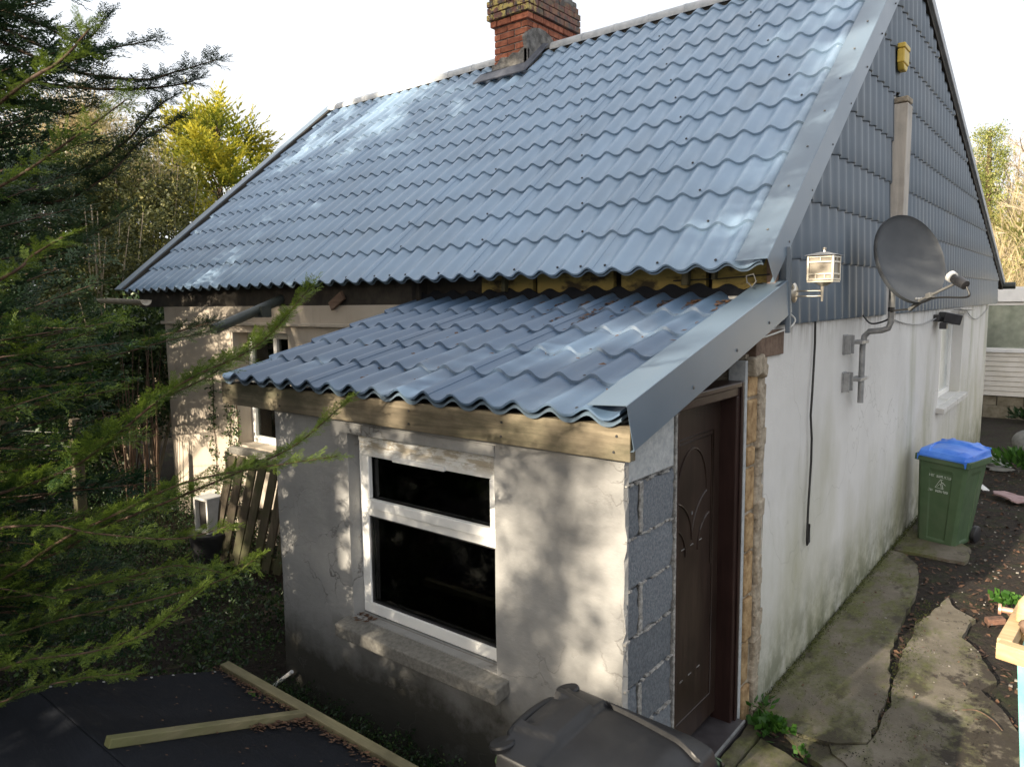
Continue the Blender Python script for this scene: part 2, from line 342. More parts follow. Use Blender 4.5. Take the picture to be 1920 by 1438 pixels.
def soil():
    k = Nd('dark_soil'); a = k.noise(5, 8, .7); b = k.noise(26, 8, .75)
    c = k.ramp(b, [(.3, (.016, .013, .011)), (.52, (.035, .028, .023)), (.68, (.065, .05, .04)), (.8, (.11, .09, .075))])
    c = k.mix(k.mr(a, .5, .66, 0, .8), c, k.ramp(k.noise(40, 5, .7), [(.3, (.02, .028, .010)), (.7, (.05, .065, .022))]))
    k.bump(k.math('ADD', k.math('MULTIPLY', a, 1.5), b), 1, .05); return k.fin(c, .92, 0, .25)
m_soil = soil()
def slabmat():
    k = Nd('mossy_concrete'); x, y, z = k.xyz()
    c = k.ramp(k.noise(2.4, 8, .65), [(.28, (.085, .073, .055)), (.5, (.13, .113, .087)), (.74, (.20, .178, .143))])
    c = k.mix(k.mr(k.noise(60, 5, .7), .6, .75, 0, .5), c, (.32, .30, .26))
    ms = k.math('ADD', k.noise(2.1, 8, .7, k.map((1.6, .8, 1))), k.mr(x, .5, 0, 0, .07)); c = k.mix(k.mr(ms, .47, .60, 0, .9), c, k.ramp(k.noise(30, 4, .6), [(.3, (.055, .06, .018)), (.7, (.12, .125, .045))]))
    dk = k.noise(3.3, 8, .7, k.map((1, .55, 1))); c = k.mix(k.mr(dk, .52, .61, 0, .85), c, (.045, .037, .028))
    so_ = k.math('ADD', k.mr(x, .55, 1.15, 0, .22), k.noise(5.5, 8, .75)); c = k.mix(k.mr(so_, .62, .70, 0, .9), c, (.030, .024, .019))
    k.bump(k.math('ADD', k.noise(9, 6, .65), k.math('MULTIPLY', k.noise(90, 4, .7), .5)), .6, .012); return k.fin(c, .88, 0, .3)
m_slab = slabmat()
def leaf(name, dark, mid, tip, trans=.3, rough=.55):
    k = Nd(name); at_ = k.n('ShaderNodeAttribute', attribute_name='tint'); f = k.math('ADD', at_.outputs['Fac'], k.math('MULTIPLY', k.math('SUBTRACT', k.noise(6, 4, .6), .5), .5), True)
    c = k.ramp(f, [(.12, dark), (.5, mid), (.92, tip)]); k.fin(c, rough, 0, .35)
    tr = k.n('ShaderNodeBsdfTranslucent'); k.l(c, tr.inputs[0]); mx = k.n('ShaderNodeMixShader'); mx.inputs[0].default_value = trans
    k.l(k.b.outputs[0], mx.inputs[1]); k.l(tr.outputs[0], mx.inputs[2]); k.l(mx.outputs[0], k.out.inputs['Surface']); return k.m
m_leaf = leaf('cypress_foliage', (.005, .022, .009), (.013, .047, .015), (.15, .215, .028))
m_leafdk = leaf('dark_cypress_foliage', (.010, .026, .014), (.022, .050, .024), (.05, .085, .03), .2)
m_leafy = leaf('golden_cypress_foliage', (.045, .075, .015), (.22, .26, .035), (.50, .44, .05), .45)
m_shrub = leaf('shrub_foliage', (.05, .06, .02), (.11, .12, .035), (.24, .22, .07), .3)
m_ivy = leaf('ivy_foliage', (.014, .035, .012), (.035, .075, .022), (.09, .13, .04), .2, .4)
m_weed = leaf('weed_foliage', (.03, .09, .012), (.07, .17, .025), (.16, .26, .05), .3)
m_sunivy = leaf('sunlit_ivy', (.10, .14, .03), (.22, .26, .06), (.36, .36, .13), .35)  # lighter copy of the ivy, sunlight put into its colour
m_moss = leaf('moss', (.018, .026, .006), (.05, .062, .014), (.10, .11, .03), .1, .9)
m_scrub = leaf('tan_scrub', (.26, .23, .09), (.46, .37, .21), (.60, .50, .32), .3, .9)

# ------------------------------------------------------------------ ground
rng = np.random.default_rng(7); random.seed(7)
def hnoise(x, y, s=1.0):
    return (np.sin(x*2.1*s+1.3*np.sin(y*1.7*s))+np.sin(y*2.7*s+1.1*np.sin(x*1.9*s+2))+.6*np.sin(x*5.3*s+y*4.1*s))/2.6
def terrain_h(x, y):
    h = .025*hnoise(x, y, 1.0)+.012*hnoise(x+9, y-4, 3.3)-.035
    h += np.clip((y-17)/14, 0, 1)**1.3*3.2
    h += np.clip((-x-9.5)/12, 0, 1)**1.2*1.2*np.clip((26-y)/10, 0, 1)
    return h
gx = np.concatenate([np.linspace(-260, -16, 16), np.linspace(-15, 6, 150), np.linspace(7, 200, 16)])
gy = np.concatenate([np.linspace(-120, -8, 12), np.linspace(-7.5, 16, 170), np.linspace(17, 40, 24), np.linspace(50, 300, 10)])
GX, GY = np.meshgrid(gx, gy); nxg, nyg = len(gx), len(gy)
GZ = terrain_h(GX, GY); idx = np.arange(nxg*nyg).reshape(nyg, nxg)
Fq = np.stack([idx[:-1, :-1], idx[:-1, 1:], idx[1:, 1:], idx[1:, :-1]], -1).reshape(-1, 4)
g = np_obj('ground', np.stack([GX, GY, GZ], -1).reshape(-1, 3), Fq, m_soil, kind='structure'); g.data.shade_smooth()

def ragged(poly, step=.05, amp=.014, seed=0):
    r = random.Random(seed); out = []
    for i in range(len(poly)):
        a, b = Vector(poly[i]), Vector(poly[(i+1) % len(poly)]); n = max(1, int((b-a).length/step))
        for k in range(n):
            p = a.lerp(b, k/n); out.append((p.x+r.uniform(-amp, amp), p.y+r.uniform(-amp, amp)))
    return out
def slab(name, poly, z0, z1, seed, amp=.014):
    q = ragged(poly, .07, amp*.75, seed); mb = MB(); mb.prism([(x, y, z0) for x, y in q], (0, 0, z1-z0))
    o = mb.build(name, m_slab); o['kind'] = 'structure'; return o
slab('concrete_path', [(.012, -.10), (.25, -.155), (.42, -.14), (.60, -.03), (.585, .55), (.47, 1.1), (.43, 1.75), (.40, 2.45), (.30, 3.05), (.14, 3.3), (.012, 3.35)], -.06, .012, 1)
slab('concrete_path', [(.43, -.16), (.70, -.42), (1.15, -.50), (1.35, .3), (1.12, .8), (1.0, .98), (1.06, 1.15), (.92, 1.55), (.80, 1.7), (.84, 2.1), (.70, 2.22), (.63, 2.42), (.525, 1.75), (.535, 1.1), (.608, .5), (.612, -.02)], -.06, .006, 2)
slab('concrete_path', [(.22, -.175), (.42, -.155), (.62, -.06), (.66, -.30), (.50, -.36), (.36, -.30)], -.06, -.006, 3, .012)
slab('concrete_step', [(.13, -1.12), (.42, -1.12), (.42, -.42), (.13, -.32)], -.06, .008, 4, .008)
slab('concrete_step', [(.045, -1.10), (.118, -1.10), (.118, -.30), (.05, -.26)], -.06, .03, 5, .006)
slab('concrete_path', [(.02, 3.42), (.62, 3.42), (.60, 3.9), (.03, 4.4)], -.06, -.004, 6, .02)

# ------------------------------------------------------------------ wall with holes
def wall(mb, mapf, u0, u1, v0, v1, holes, depth, du=.25, dv=.25, vtop=None, jit=None):
    """mapf(u, v, d): d is depth behind the face. holes: (u0, u1, v0, v1, reveal depth)."""
    us = {u0, u1}; vs = {v0, v1}
    for h in holes: us |= {h[0], h[1]}; vs |= {h[2], h[3]}
    def fill(s, st):
        s = sorted(s); o = []
        for a, b in zip(s, s[1:]):
            n = max(1, round((b-a)/st)); o += [a+(b-a)*i/n for i in range(n)]
        return o+[s[-1]]
    us, vs = fill(us, du), fill(vs, dv)
    inh = lambda u, v: any(h[0] < u < h[1] and h[2] < v < h[3] for h in holes)
    id_ = {}
    def vid(i, j, d=0):
        key = (i, j, d)
        if key not in id_:
            u, v = us[i], vs[j]
            if vtop: v = min(v, vtop(u))
            id_[key] = len(mb.v); p = mapf(u, v, d)
            if jit and d == 0: p = jit(p, u, v)
            mb.v.append(tuple(p))
        return id_[key]
    for i in range(len(us)-1):
        for j in range(len(vs)-1):
            if not inh((us[i]+us[i+1])/2, (vs[j]+vs[j+1])/2):
                mb.f.append((vid(i, j), vid(i+1, j), vid(i+1, j+1), vid(i, j+1)))
    for h in holes:
        ia, ib, ja, jb = us.index(h[0]), us.index(h[1]), vs.index(h[2]), vs.index(h[3]); D = h[4]
        for i in range(ia, ib):
            mb.f.append((vid(i, ja), vid(i+1, ja), vid(i+1, ja, D), vid(i, ja, D))); mb.f.append((vid(i, jb), vid(i+1, jb), vid(i+1, jb, D), vid(i, jb, D)))
        for j in range(ja, jb):
            mb.f.append((vid(ia, j), vid(ia, j+1), vid(ia, j+1, D), vid(ia, j, D))); mb.f.append((vid(ib, j), vid(ib, j+1), vid(ib, j+1, D), vid(ib, j, D)))
    n, m = len(us)-1, len(vs)-1
    for i in range(n):
        mb.f.append((vid(i, 0), vid(i+1, 0), vid(i+1, 0, depth), vid(i, 0, depth))); mb.f.append((vid(i, m), vid(i+1, m), vid(i+1, m, depth), vid(i, m, depth)))
    for j in range(m):
        mb.f.append((vid(0, j), vid(0, j+1), vid(0, j+1, depth), vid(0, j, depth))); mb.f.append((vid(n, j), vid(n, j+1), vid(n, j+1, depth), vid(n, j, depth)))
    return mb

# ------------------------------------------------------------------ profiled steel sheet
def wave_h(u, u_c, pitch, amp):
    t = ((u-u_c)/pitch) % 1.0; t = np.where(t > .5, t-1, t)
    t = np.where(t > 0, t*1.18, t*.93); t = np.clip(t, -.5, .5)
    return amp*(.5+.5*np.cos(2*np.pi*t))**1.2
def sheet(name, O, U, V, N, ua, ub, vb, mat, parent, u_c, pitch, amp, step, lap=1, vtop=None, ns=14, label=None, thick=True):
    O, U, V, N = (np.array(a, float) for a in (O, U, V, N))
    n = max(2, int(round((ub-ua)/pitch*ns))); us = np.linspace(ua, ub, n+1); h = wave_h(us, u_c, pitch, amp)
    lapv = np.zeros(n+1)
    rowsv = []; rowsn = []
    for a, b in zip(vb, vb[1:]):
        for f in (0, .03, .5, 1):
            rowsv.append(a+(b-a)*f); rowsn.append(step*(1-f)-(.0035 if f == 0 else 0))
    rv = np.array(rowsv)[:, None]; rn = np.array(rowsn)[:, None]
    vv = np.repeat(rv, n+1, 1); nn = rn+h[None, :]*1.0
    curve = (h/amp)[None, :]*.010; vv = vv+np.where(np.arange(len(rowsv))[:, None] % 4 < 2, curve*.6, 0)
    if vtop is not None: vv = np.minimum(vv, vtop(us)[None, :])
    uu = np.repeat(us[None, :], len(rowsv), 0)
    if lap:   # the lapping edge lies on top of the neighbour and turns down
        e = np.clip((us-(ub-.055))/.03, 0, 1); nn = nn+(.004*e)[None, :]
    Pt = O+uu[..., None]*U+vv[..., None]*V+nn[..., None]*N
    idx = np.arange(Pt.shape[0]*Pt.shape[1]).reshape(Pt.shape[:2])
    F = [np.stack([idx[:-1, :-1], idx[:-1, 1:], idx[1:, 1:], idx[1:, :-1]], -1).reshape(-1, 4)]
    Vt = Pt.reshape(-1, 3)
    def edge(line, off):    # a thin turned-down lip
        nonlocal Vt
        b = len(Vt); Vt = np.concatenate([Vt, Vt[line]+off]); k = np.arange(len(line)-1)
        F.append(np.stack([line[:-1], line[1:], b+k+1, b+k], -1))
    edge(idx[0, :], -N*.010-V*.002); edge(idx[:, -1], -N*.012); edge(idx[:, 0], -N*.012)
    F = np.concatenate(F)
    o = np_obj(name, Vt, F, mat, parent); o.data.shade_smooth(); o.data.set_sharp_from_angle(angle=R(38))
    if label: o['label'] = label
    return o
def screws(name, pts, N, mat, parent, r=.008):
    mb = MB()
    for p in pts: mb.lathe([(r, -.002), (r*1.05, .004), (r*.5, .007), (0, .0075)], p, N, 7)
    return mb.build(name, mat, parent, kind='stuff')

# ------------------------------------------------------------------ cottage
cot = thing('cottage', 'cream and white cottage under slate-blue steel roof with brick chimney and steel-clad gable', 'house', (0, 0, 0))
EY, EZ, RY, RZ = -.10, 2.546, 3.12, 5.26; XL, XR = -7.68, .035
SL = math.hypot(RY-EY, RZ-EZ); Vr = np.array([0, (RY-EY)/SL, (RZ-EZ)/SL]); Nr = np.array([0, -Vr[2], Vr[1]])
BY, BZ = 11.5, 2.56
def roof_z(y): return EZ+(y-EY)*(RZ-EZ)/(RY-EY) if y < RY else RZ+(y-RY)*(BZ-RZ)/(BY-RY)
# walls
gw = MB(); WY0, WY1, WZ0, WZ1 = 5.62, 7.32, 1.09, 2.14
wall(gw, lambda u, v, d: (-d, u, v), -.012, 9.95, -.1, 2.5, [(WY0, WY1, WZ0, WZ1, .22)], .35, .3, .3, vtop=lambda u: 2.34 if u < .14 else 2.5,
     jit=lambda p, u, v: (p[0]+.006*math.sin(u*3+v*2), p[1]+(random.uniform(-.012, .016) if u < 0 else 0), p[2]))
gw.prism([(-.004, .30, 2.5), (-.004, 9.95, 2.5), (-.004, RY, RZ-.25)], (-.3, 0, 0))
gw.build('gable_wall', m_gable, cot)
fw_ = MB(); wall(fw_, lambda u, v, d: (u, d, v), -6.95, -.36, -.1, 2.36, [(-5.52, -4.55, .93, 2.10, .24)], .35, .3, .3)
fw_.box(-6.95, -6.6, .36, 9.9, -.1, 2.36); fw_.box(-6.6, -.36, 9.6, 9.9, -.1, 2.36)
fw_.build('front_wall', m_front, cot)
mb = MB(); mb.box(-6.99, -3.2, -.035, -.002, 2.165, 2.20); mb.build('wall_ledge', m_front, cot, .008)
mb = MB(); mb.box(-6.55, -.4, .5, 9.5, -.05, 2.3); mb.build('room_void', m_dark, cot)
# dark boards standing in for the shaded eave void, rafters and insulation
mb = MB(); mb.box(XL+.1, -2.86, .02, .06, 2.36, 2.64); mb.box(-2.855, -2.21, .15, .19, 2.36, 2.70); mb.box(-2.90, -2.82, .062, .20, 2.36, 2.66); mb.box(-2.20, -.30, .20, .24, 2.36, 2.74); mb.build('eave_void_fill', m_soffit, cot)
ins = MB()
for a, b in ((-2.20, -1.72), (-1.68, -1.06), (-1.0, -.42), (-.38, -.03)):
    n = 7; zs = [2.57+.012*math.sin(i*2.3+a) for i in range(n+1)]; xs = [a+(b-a)*i/n for i in range(n+1)]
    p = MB(); p.prism([(x, .115, 2.36) for x in xs]+[(x, .115, z+.09) for x, z in zip(xs[::-1], zs[::-1])], (0, .04, 0)); q = p.build('insulation_board', m_foam, cot)
for x, w, zb in ((-1.93, .035, 2.385), (-.52, .045, 2.40), (-.34, .025, 2.43)):
    mb = MB(); mb.obox((x, .06, (zb+.06+2.60)/2), (w/2, 0, 0), (0, .022, 0), (.004, 0, (2.60-zb-.06)/2)); mb.build('rafter_end', m_pallet, cot, .006)
mb = MB(); mb.box(-.05, .004, .09, .14, 2.36, 2.62); mb.build('corner_timber', m_brownwood, cot, .006)
mb = MB()
xs = np.linspace(-2.85, -.02, 150); zt = 2.452+.016*np.sin((xs+.133)/.184*2*np.pi)+.006*np.sin(xs*9)
vs = [(x, .082, 2.36) for x in xs]+[(x, .088, z) for x, z in zip(xs, zt)]+[(x, .096, z) for x, z in zip(xs, zt)]
n = len(xs); mb.add(vs, [(j*n+i, j*n+i+1, (j+1)*n+i+1, (j+1)*n+i) for j in range(2) for i in range(n-1)]); mb.build('felt_upstand', m_felt, cot)
mb = MB(); mb.tube([(-.62, .09, 2.49), (-.3, .08, 2.495), (-.03, .09, 2.51)], .004, 5); mb.build('eave_wire', m_cable, cot)
mb = MB(); mb.obox((-3.75, -.03, 2.40), (.09, 0, .05), (0, .012, 0), (-.02, 0, .035)); mb.build('rusty_bracket', m_brownwood, cot, .004)
mb = MB(); mb.tube([(-.10, -.06, 2.46), (-.10, -.075, 2.50), (-.06, -.075, 2.51), (-.05, -.06, 2.47), (-.075, -.055, 2.44), (-.105, -.05, 2.47)], .004, 5); mb.build('wire_clip', m_under, cot)
# front roof slope
rows = [0, .392]+[.392+.36*i for i in range(1, 11)]+[SL-.02]
e0 = -1.071; SW = 1.0956; UC, PI_ = -.193, .1826
Of = (0, EY, EZ-.012)
edges = [XR-.03]+[e0-SW*j for j in range(6)]+[XL+.04]
for a, b in zip(edges[1:], edges[:-1]):
    sheet('sheet_underlayer', Vector(Of)-Vector(Nr)*.002+Vector(Vr)*.004, (1, 0, 0), Vr, Nr, a-.03, b, [0, .25], m_flash, cot, UC, PI_, .040, .0, lap=0)
    sheet('roof_sheet', Of, (1, 0, 0), Vr, Nr, a-.03, b, rows, m_roof, cot, UC, PI_, .040, .021, lap=b < -.5)
sp = []
for r_i, v in enumerate(rows[:-1]):
    for k in range(42):
        if (k*7+r_i*3) % 5 == 0 or r_i == 0 and k % 2 == 0:
            x = UC-PI_*(k+.5); sp.append(Vector((x, EY, EZ))+Vector(Vr)*(v+.06)+Vector(Nr)*.014)
screws('roof_screw', sp, Nr, m_blackp, cot)
# back roof slope
SLb = math.hypot(BY-RY, RZ-BZ); Vb = np.array([0, -(BY-RY)/SLb, (RZ-BZ)/SLb]); Nb = np.array([0, (RZ-BZ)/SLb, (BY-RY)/SLb])
mb = MB(); mb.prism([(XL, BY, BZ-.06), (XR, BY, BZ-.06), (XR, RY+.02, RZ-.06), (XL, RY+.02, RZ-.06)], (0, 0, .05)); mb.build('back_roof_slope', m_roof, cot)
# ridge caps
nr_ = 19; Lr = (XR-XL+.02)/nr_
for i in range(nr_):
    x1 = XR+.015-Lr*i; x0 = x1-Lr-.025
    if x1 > -4.35 and x0 < -3.70: continue
    pts = [(.125*math.cos(t), .09*math.sin(t)) for t in np.linspace(-.25, math.pi+.25, 13)]; mb = MB(); vs = []; 
    for x, s_ in ((x0, 1.0), (x1-.03, 1.0), (x1-.03, 1.035), (x1, 1.035)):
        vs += [(x, RY+c*s_, RZ-.03+d*s_) for c, d in pts]
    n = len(pts); mb.add(vs, [(j*n+k, j*n+k+1, (j+1)*n+k+1, (j+1)*n+k) for j in range(3) for k in range(n-1)]+[tuple(range(3*n, 4*n))])
    mb.build('ridge_cap', m_ridge, cot, smooth=40)
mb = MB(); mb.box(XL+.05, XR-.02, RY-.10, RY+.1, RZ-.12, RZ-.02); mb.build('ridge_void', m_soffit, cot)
# verge flashings (front slope: two overlapping lengths, each a folded strip)
def verge(name, va, vb_, lift, x_in, x_out, drop, O, V, N, parent, mat=m_flash, lip=True):
    O, V, N = Vector(O), Vector(V), Vector(N); X = Vector((1, 0, 0)); mb = MB()
    prof = [(x_in, .066), (x_out-.004, .076), (x_out, .073), (x_out+.006, -drop), (x_out-.02, -drop-.006)]
    vs = []
    for v in (va, vb_):
        for x, h in prof: vs.append(O+V*v+X*x+N*(h+lift))
    for v in (va, vb_):
        for x, h in prof[::-1]: vs.append(O+V*v+X*(x-(.003 if h < .035 else 0))+N*(h+lift-.003))
    n = 5; fs = [(i, i+1, n+i+1, n+i) for i in range(n-1)]+[(2*n+i, 2*n+i+1, 3*n+i+1, 3*n+i) for i in range(n-1)]
    fs += [(i, i+1, 2*n+(n-2-i), 2*n+(n-1-i)) for i in range(n-1)]
    mb.add(vs, fs); return mb.build(name, mat, parent)
verge('verge_flashing', -.012, 2.02, .004, -.135, .045, .085, Of, Vr, Nr, cot)
verge('verge_flashing', 1.99, SL+.03, 0, -.135, .042, .085, Of, Vr, Nr, cot)
screws('flashing_screw', [Vector(Of)+Vector(Vr)*v+Vector((-.03, 0, 0))+Vector(Nr)*.076 for v in np.arange(.25, SL, .42)], Nr, m_under, cot, .007)
screws('flashing_side_screw', [Vector(Of)+Vector(Vr)*v+Vector((.047, 0, 0))-Vector(Nr)*.05 for v in np.arange(.3, SL, .5)], (1, 0, 0), m_under, cot, .007)
mb = MB()
for x0, x1, h0, h1 in ((XL-.17, XL+.0, .035, .06),):
    a = Vector((0, EY, EZ)); mb.obox(a+Vector(Vr)*SL/2+Vector(((x0+x1)/2, 0, 0))+Vector(Nr)*(h0+h1)/2, ((x1-x0)/2, 0, 0), Vector(Vr)*(SL/2+.02), Vector(Nr)*(h1-h0)/2)
mb.build('verge_flashing', m_flash, cot, .004)
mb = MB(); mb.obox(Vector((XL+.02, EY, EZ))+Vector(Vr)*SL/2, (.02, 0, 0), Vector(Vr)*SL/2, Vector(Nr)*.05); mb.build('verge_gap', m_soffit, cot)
mb = MB(); mb.bar((.04, RY, RZ+.03), (.04, BY, BZ+.03), .05, .085, (0, 0, 1)); mb.build('back_verge', m_ridge, cot, .004)
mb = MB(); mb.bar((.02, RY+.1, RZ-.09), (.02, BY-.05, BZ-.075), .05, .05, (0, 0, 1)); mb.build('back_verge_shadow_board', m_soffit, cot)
mb = MB(); mb.tube([(-.4, BY+.02, BZ-.03), (.22, BY+.02, BZ-.03)], .06, 10); mb.build('back_gutter', m_dkgutter, cot)
# gable cladding
CZ = 2.222; crow = [0, .38, .735, 1.075, 1.415, 1.77, 2.12, 2.47, 2.82, 3.1]
PY0, PY1 = 2.725, 2.905
def ctop(us):
    return np.array([max(.001, roof_z(u)-.075-CZ) for u in us])

ed = [.16, 1.20, 2.29, PY0]; ed2 = [PY1, 3.62, 4.715, 5.81, 6.905, 8.0, 9.09, 10.2, 10.85]
for grp in (ed, ed2):
    for a, b in zip(grp, grp[1:]):
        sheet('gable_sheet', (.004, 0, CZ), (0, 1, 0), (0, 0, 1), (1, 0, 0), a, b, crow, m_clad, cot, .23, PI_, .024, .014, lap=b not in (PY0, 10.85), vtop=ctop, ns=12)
mb = MB(); mb.obox((.055, .155, 2.42), (.012, .004, 0), (-.004, .022, 0), (.0, -.01, .24)); mb.build('corner_strip', m_clad, cot, .003)
pb = MB(); pb.box(.002, .115, PY0, PY1, 2.50, 3.93); pb.build('gable_post', m_post, cot, .006)
mb = MB(); mb.prism([(.002, PY0-.0, 3.932), (.002, PY1+.02, 3.94), (.112, PY1+.02, 3.95), (.112, PY0-.0, 3.942)], (0, 0, .045)); mb.build('post_cap_mortar', m_mortard, cot, .01)
mb = MB()
for i, z in enumerate(np.arange(4.13, roof_z(2.8)-.1, .33)):
    pass
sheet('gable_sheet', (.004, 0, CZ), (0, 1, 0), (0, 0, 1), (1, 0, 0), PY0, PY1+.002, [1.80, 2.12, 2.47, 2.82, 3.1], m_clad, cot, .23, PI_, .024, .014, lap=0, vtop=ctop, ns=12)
# gable window
d = -.12
def frame(mb, mapf, u0, u1, v0, v1, w, dep):
    for a, b, c, e in ((u0, u1, v1-w, v1), (u0, u1, v0, v0+w), (u0, u0+w, v0+w, v1-w), (u1-w, u1, v0+w, v1-w)):
        pts = [mapf(u, v, q) for q in (0, dep) for u, v in ((a, c), (b, c), (b, e), (a, e))]
        mb.add(pts, [(0, 3, 2, 1), (4, 5, 6, 7), (0, 1, 5, 4), (1, 2, 6, 5), (2, 3, 7, 6), (3, 0, 4, 7)])
mg = lambda u, v, q: (d-q, u, v)
w1 = MB(); frame(w1, mg, WY0, WY1, WZ0, WZ1, .07, .06); w1.box(d-.06, d, 6.44, 6.50, WZ0+.07, WZ1-.07)
wo = w1.build('gable_window', m_upvc, cot, .006)
for a, b in ((WY0+.07, 6.44), (6.50, WY1-.07)):
    q = MB(); q.box(d-.035, d-.030, a, b, WZ0+.07, WZ1-.07); q.build('pane', m_palepane, wo)
    q = MB(); q.box(d-.055, d-.05, a, b, WZ0+.07, WZ1-.07); q.build('blind', m_curtain, wo)
q = MB(); q.prism([(-.15, WY0-.08, 1.03), (-.15, WY1+.12, 1.03), (.085, WY1+.12, 1.015), (.085, WY0-.08, 1.015)], (0, 0, .062)); q.build('window_sill', m_sillw, cot, .006)
# front window
mf = lambda u, v, q: (u, .17+q, v)
w2 = MB(); frame(w2, mf, -5.52, -4.55, .93, 2.10, .07, .06); w2.box(-5.06, -5.0, .17, .23, 1.0, 2.03); w2.box(-5.0, -4.62, .17, .23, 1.62, 1.68)
wf = w2.build('front_window', m_upvc, cot, .006)
for a, b in ((-5.45, -5.06), (-5.0, -4.62)):
    q = MB(); q.box(a, b, .20, .205, 1.0, 2.03); q.build('pane', m_glass, wf)
    q = MB(); q.box(a, b, .27, .275, 1.0, 2.03); q.build('blind', m_front, wf)
q = MB(); q.prism([(-5.6, .17, .925), (-4.5, .17, .925), (-4.5, -.07, .905), (-5.6, -.07, .905)], (0, 0, -.07)); q.build('window_sill', m_sill, cot, .008)
# exposed end stones and mortar at the cut wall edge
mb = MB(); mb.box(-.34, -.028, -.245, -.02, -.08, 2.08); mb.build('cut_edge_mortar', m_mortard, cot)
zz = -.02; r_ = random.Random(3)
while zz < 1.98:
    hh = r_.choice((.12, .22, .30, .26)); hh = min(hh, 1.99-zz)
    mb = MB(); y0, y1 = -.225+r_.uniform(-.01, .01), -.105+r_.uniform(-.02, .02); mb.box(-.2, -.010+r_.uniform(-.008, .006), y0, y1, zz+.008, zz+hh-.010)
    o = mb.build('edge_stone', m_stone, cot, .012); zz += hh
lump = MB()
for i in range(26):
    z = -.02+2.03*i/25; w = r_.uniform(.045, .075); lump.obox((-.02+r_.uniform(-.006, .012), -.05+r_.uniform(-.012, .012), z), (.02, 0, .004), (.003, w*.6, .006), (0, .004, .05))
lump.obox((-.0, -.17, 2.02), (.03, 0, 0), (0, .075, .01), (0, -.015, .05)); lump.obox((.004, -.10, 1.99), (.025, 0, .01), (0, .05, -.02), (0, .01, .035))
lump.build('render_edge', m_mortard, cot, .010)
mb = MB(); mb.box(-.1, .012, -.20, .235, 2.055, 2.20); mb.build('timber_plate', m_brownwood, cot, .004)
# chimney
ch_parts = []
CX0, CX1, CY0, CY1 = -4.27, -3.78, 2.77, 3.70
core = MB(); core.box(CX0+.012, CX1-.012, CY0+.012, CY1-.012, 4.4, 6.02); chim = core.build('chimney', m_mortar, cot)
bw, bh, bd_ = .195, .062, .095
def course(z, x0, x1, y0, y1, mat, off, h=bh):
    unit = {}
    def brick(xa, xb, ya, yb):
        m_ = MB(); j = random.uniform(-.003, .003); m_.box(xa+j, xb+j, ya+j, yb+j, z, z+h); m_.build('brick', mat, chim, .004)
    x = x0; L = x1-x0; n = 0
    cuts = [x0]
    c = x0+(bw if off else bw/2+.0)
    while c < x1-.05: cuts.append(c); c += bw+.01
    cuts.append(x1)
    for a, b in zip(cuts, cuts[1:]):
        if b-a > .03: brick(a+.005, b-.005 if b < x1 else b, y0, y0+bd_)
    cuts = [y0+bd_+.01]; c = y0+bd_+.01+(bw/2 if off else bw)
    while c < y1-.05: cuts.append(c); c += bw+.01
    cuts.append(y1)
    for a, b in zip(cuts, cuts[1:]):
        if b-a > .03: brick(x1-bd_, x1, a, b-.01 if b < y1 else b)
z = 4.93; i = 0
while z < 5.50: course(z, CX0, CX1, CY0, CY1, m_brick, i % 2); z += bh+.012; i += 1
course(z, CX0-.03, CX1+.03, CY0-.03, CY1+.03, m_brick, i % 2); z += bh+.012
for k in range(4):
    e = .06 if k < 3 else .04; course(z, CX0-e, CX1+e, CY0-e, CY1+e, m_brickl, k % 2); z += bh+.012
q = MB(); q.box(CX0-.03, CX1+.03, CY0-.03, CY1+.03, z-.01, z+.06); q.build('chimney_cap', m_cement, chim, .02)
q = MB()
zf = lambda y: roof_z(y)
poly = [(CX1+.015, CY0-.02, zf(CY0)-.05), (CX1+.015, RY+.03, zf(RY)-.02), (CX1+.015, RY-.02, 5.40)]
poly = [(CX1+.02, CY0-.03, zf(CY0)-.06)]+[(CX1+.02, RY+.06, zf(RY)-.03)]+[(CX1+.02, 3.02+.36*math.cos(t), 5.17+.30*math.sin(t)) for t in np.linspace(.1, 2.6, 9)]+[(CX1+.02, CY0-.03, 5.22)]
q.prism(poly, (-.06, 0, 0)); 
q.prism([(CX0-.035, CY0-.03, 4.85), (CX1+.02, CY0-.03, 4.80), (CX1+.02, CY0-.03, 5.20), (CX1-.06, CY0-.03, 5.215), (CX1-.12, CY0-.03, 5.17), (CX1-.2, CY0-.03, 5.19), (CX1-.27, CY0-.03, 5.155), (CX1-.38, CY0-.03, 5.17), (CX1-.43, CY0-.03, 5.11), (CX0-.02, CY0-.03, 5.10)], (0, .045, 0))
q.prism([(CX0-.10, CY0-.12, 4.80), (CX1+.06, CY0-.12, 4.80), (CX1+.03, CY0-.02, 4.97), (CX0-.04, CY0-.02, 4.97)], (0, .03, .0))
q.build('cement_fillet', m_cement, chim, .012)
q = MB(); a = Vector((0, EY, EZ))
def rp(x, y, h): return Vector((x, y, roof_z(y)))+Vector(Nr)*h
q.prism([rp(CX0-.20, CY0-.13, .05), rp(CX1+.08, CY0-.13, .05), rp(CX1+.09, RY-.02, .06), rp(CX1+.02, RY-.02, .08), rp(CX1+.02, CY0-.02, .08), rp(CX0-.05, CY0-.02, .08), rp(CX0-.16, CY0-.02, .07)], Vector(Nr)*.02)
q.build('lead_apron', m_lead, chim, .008)

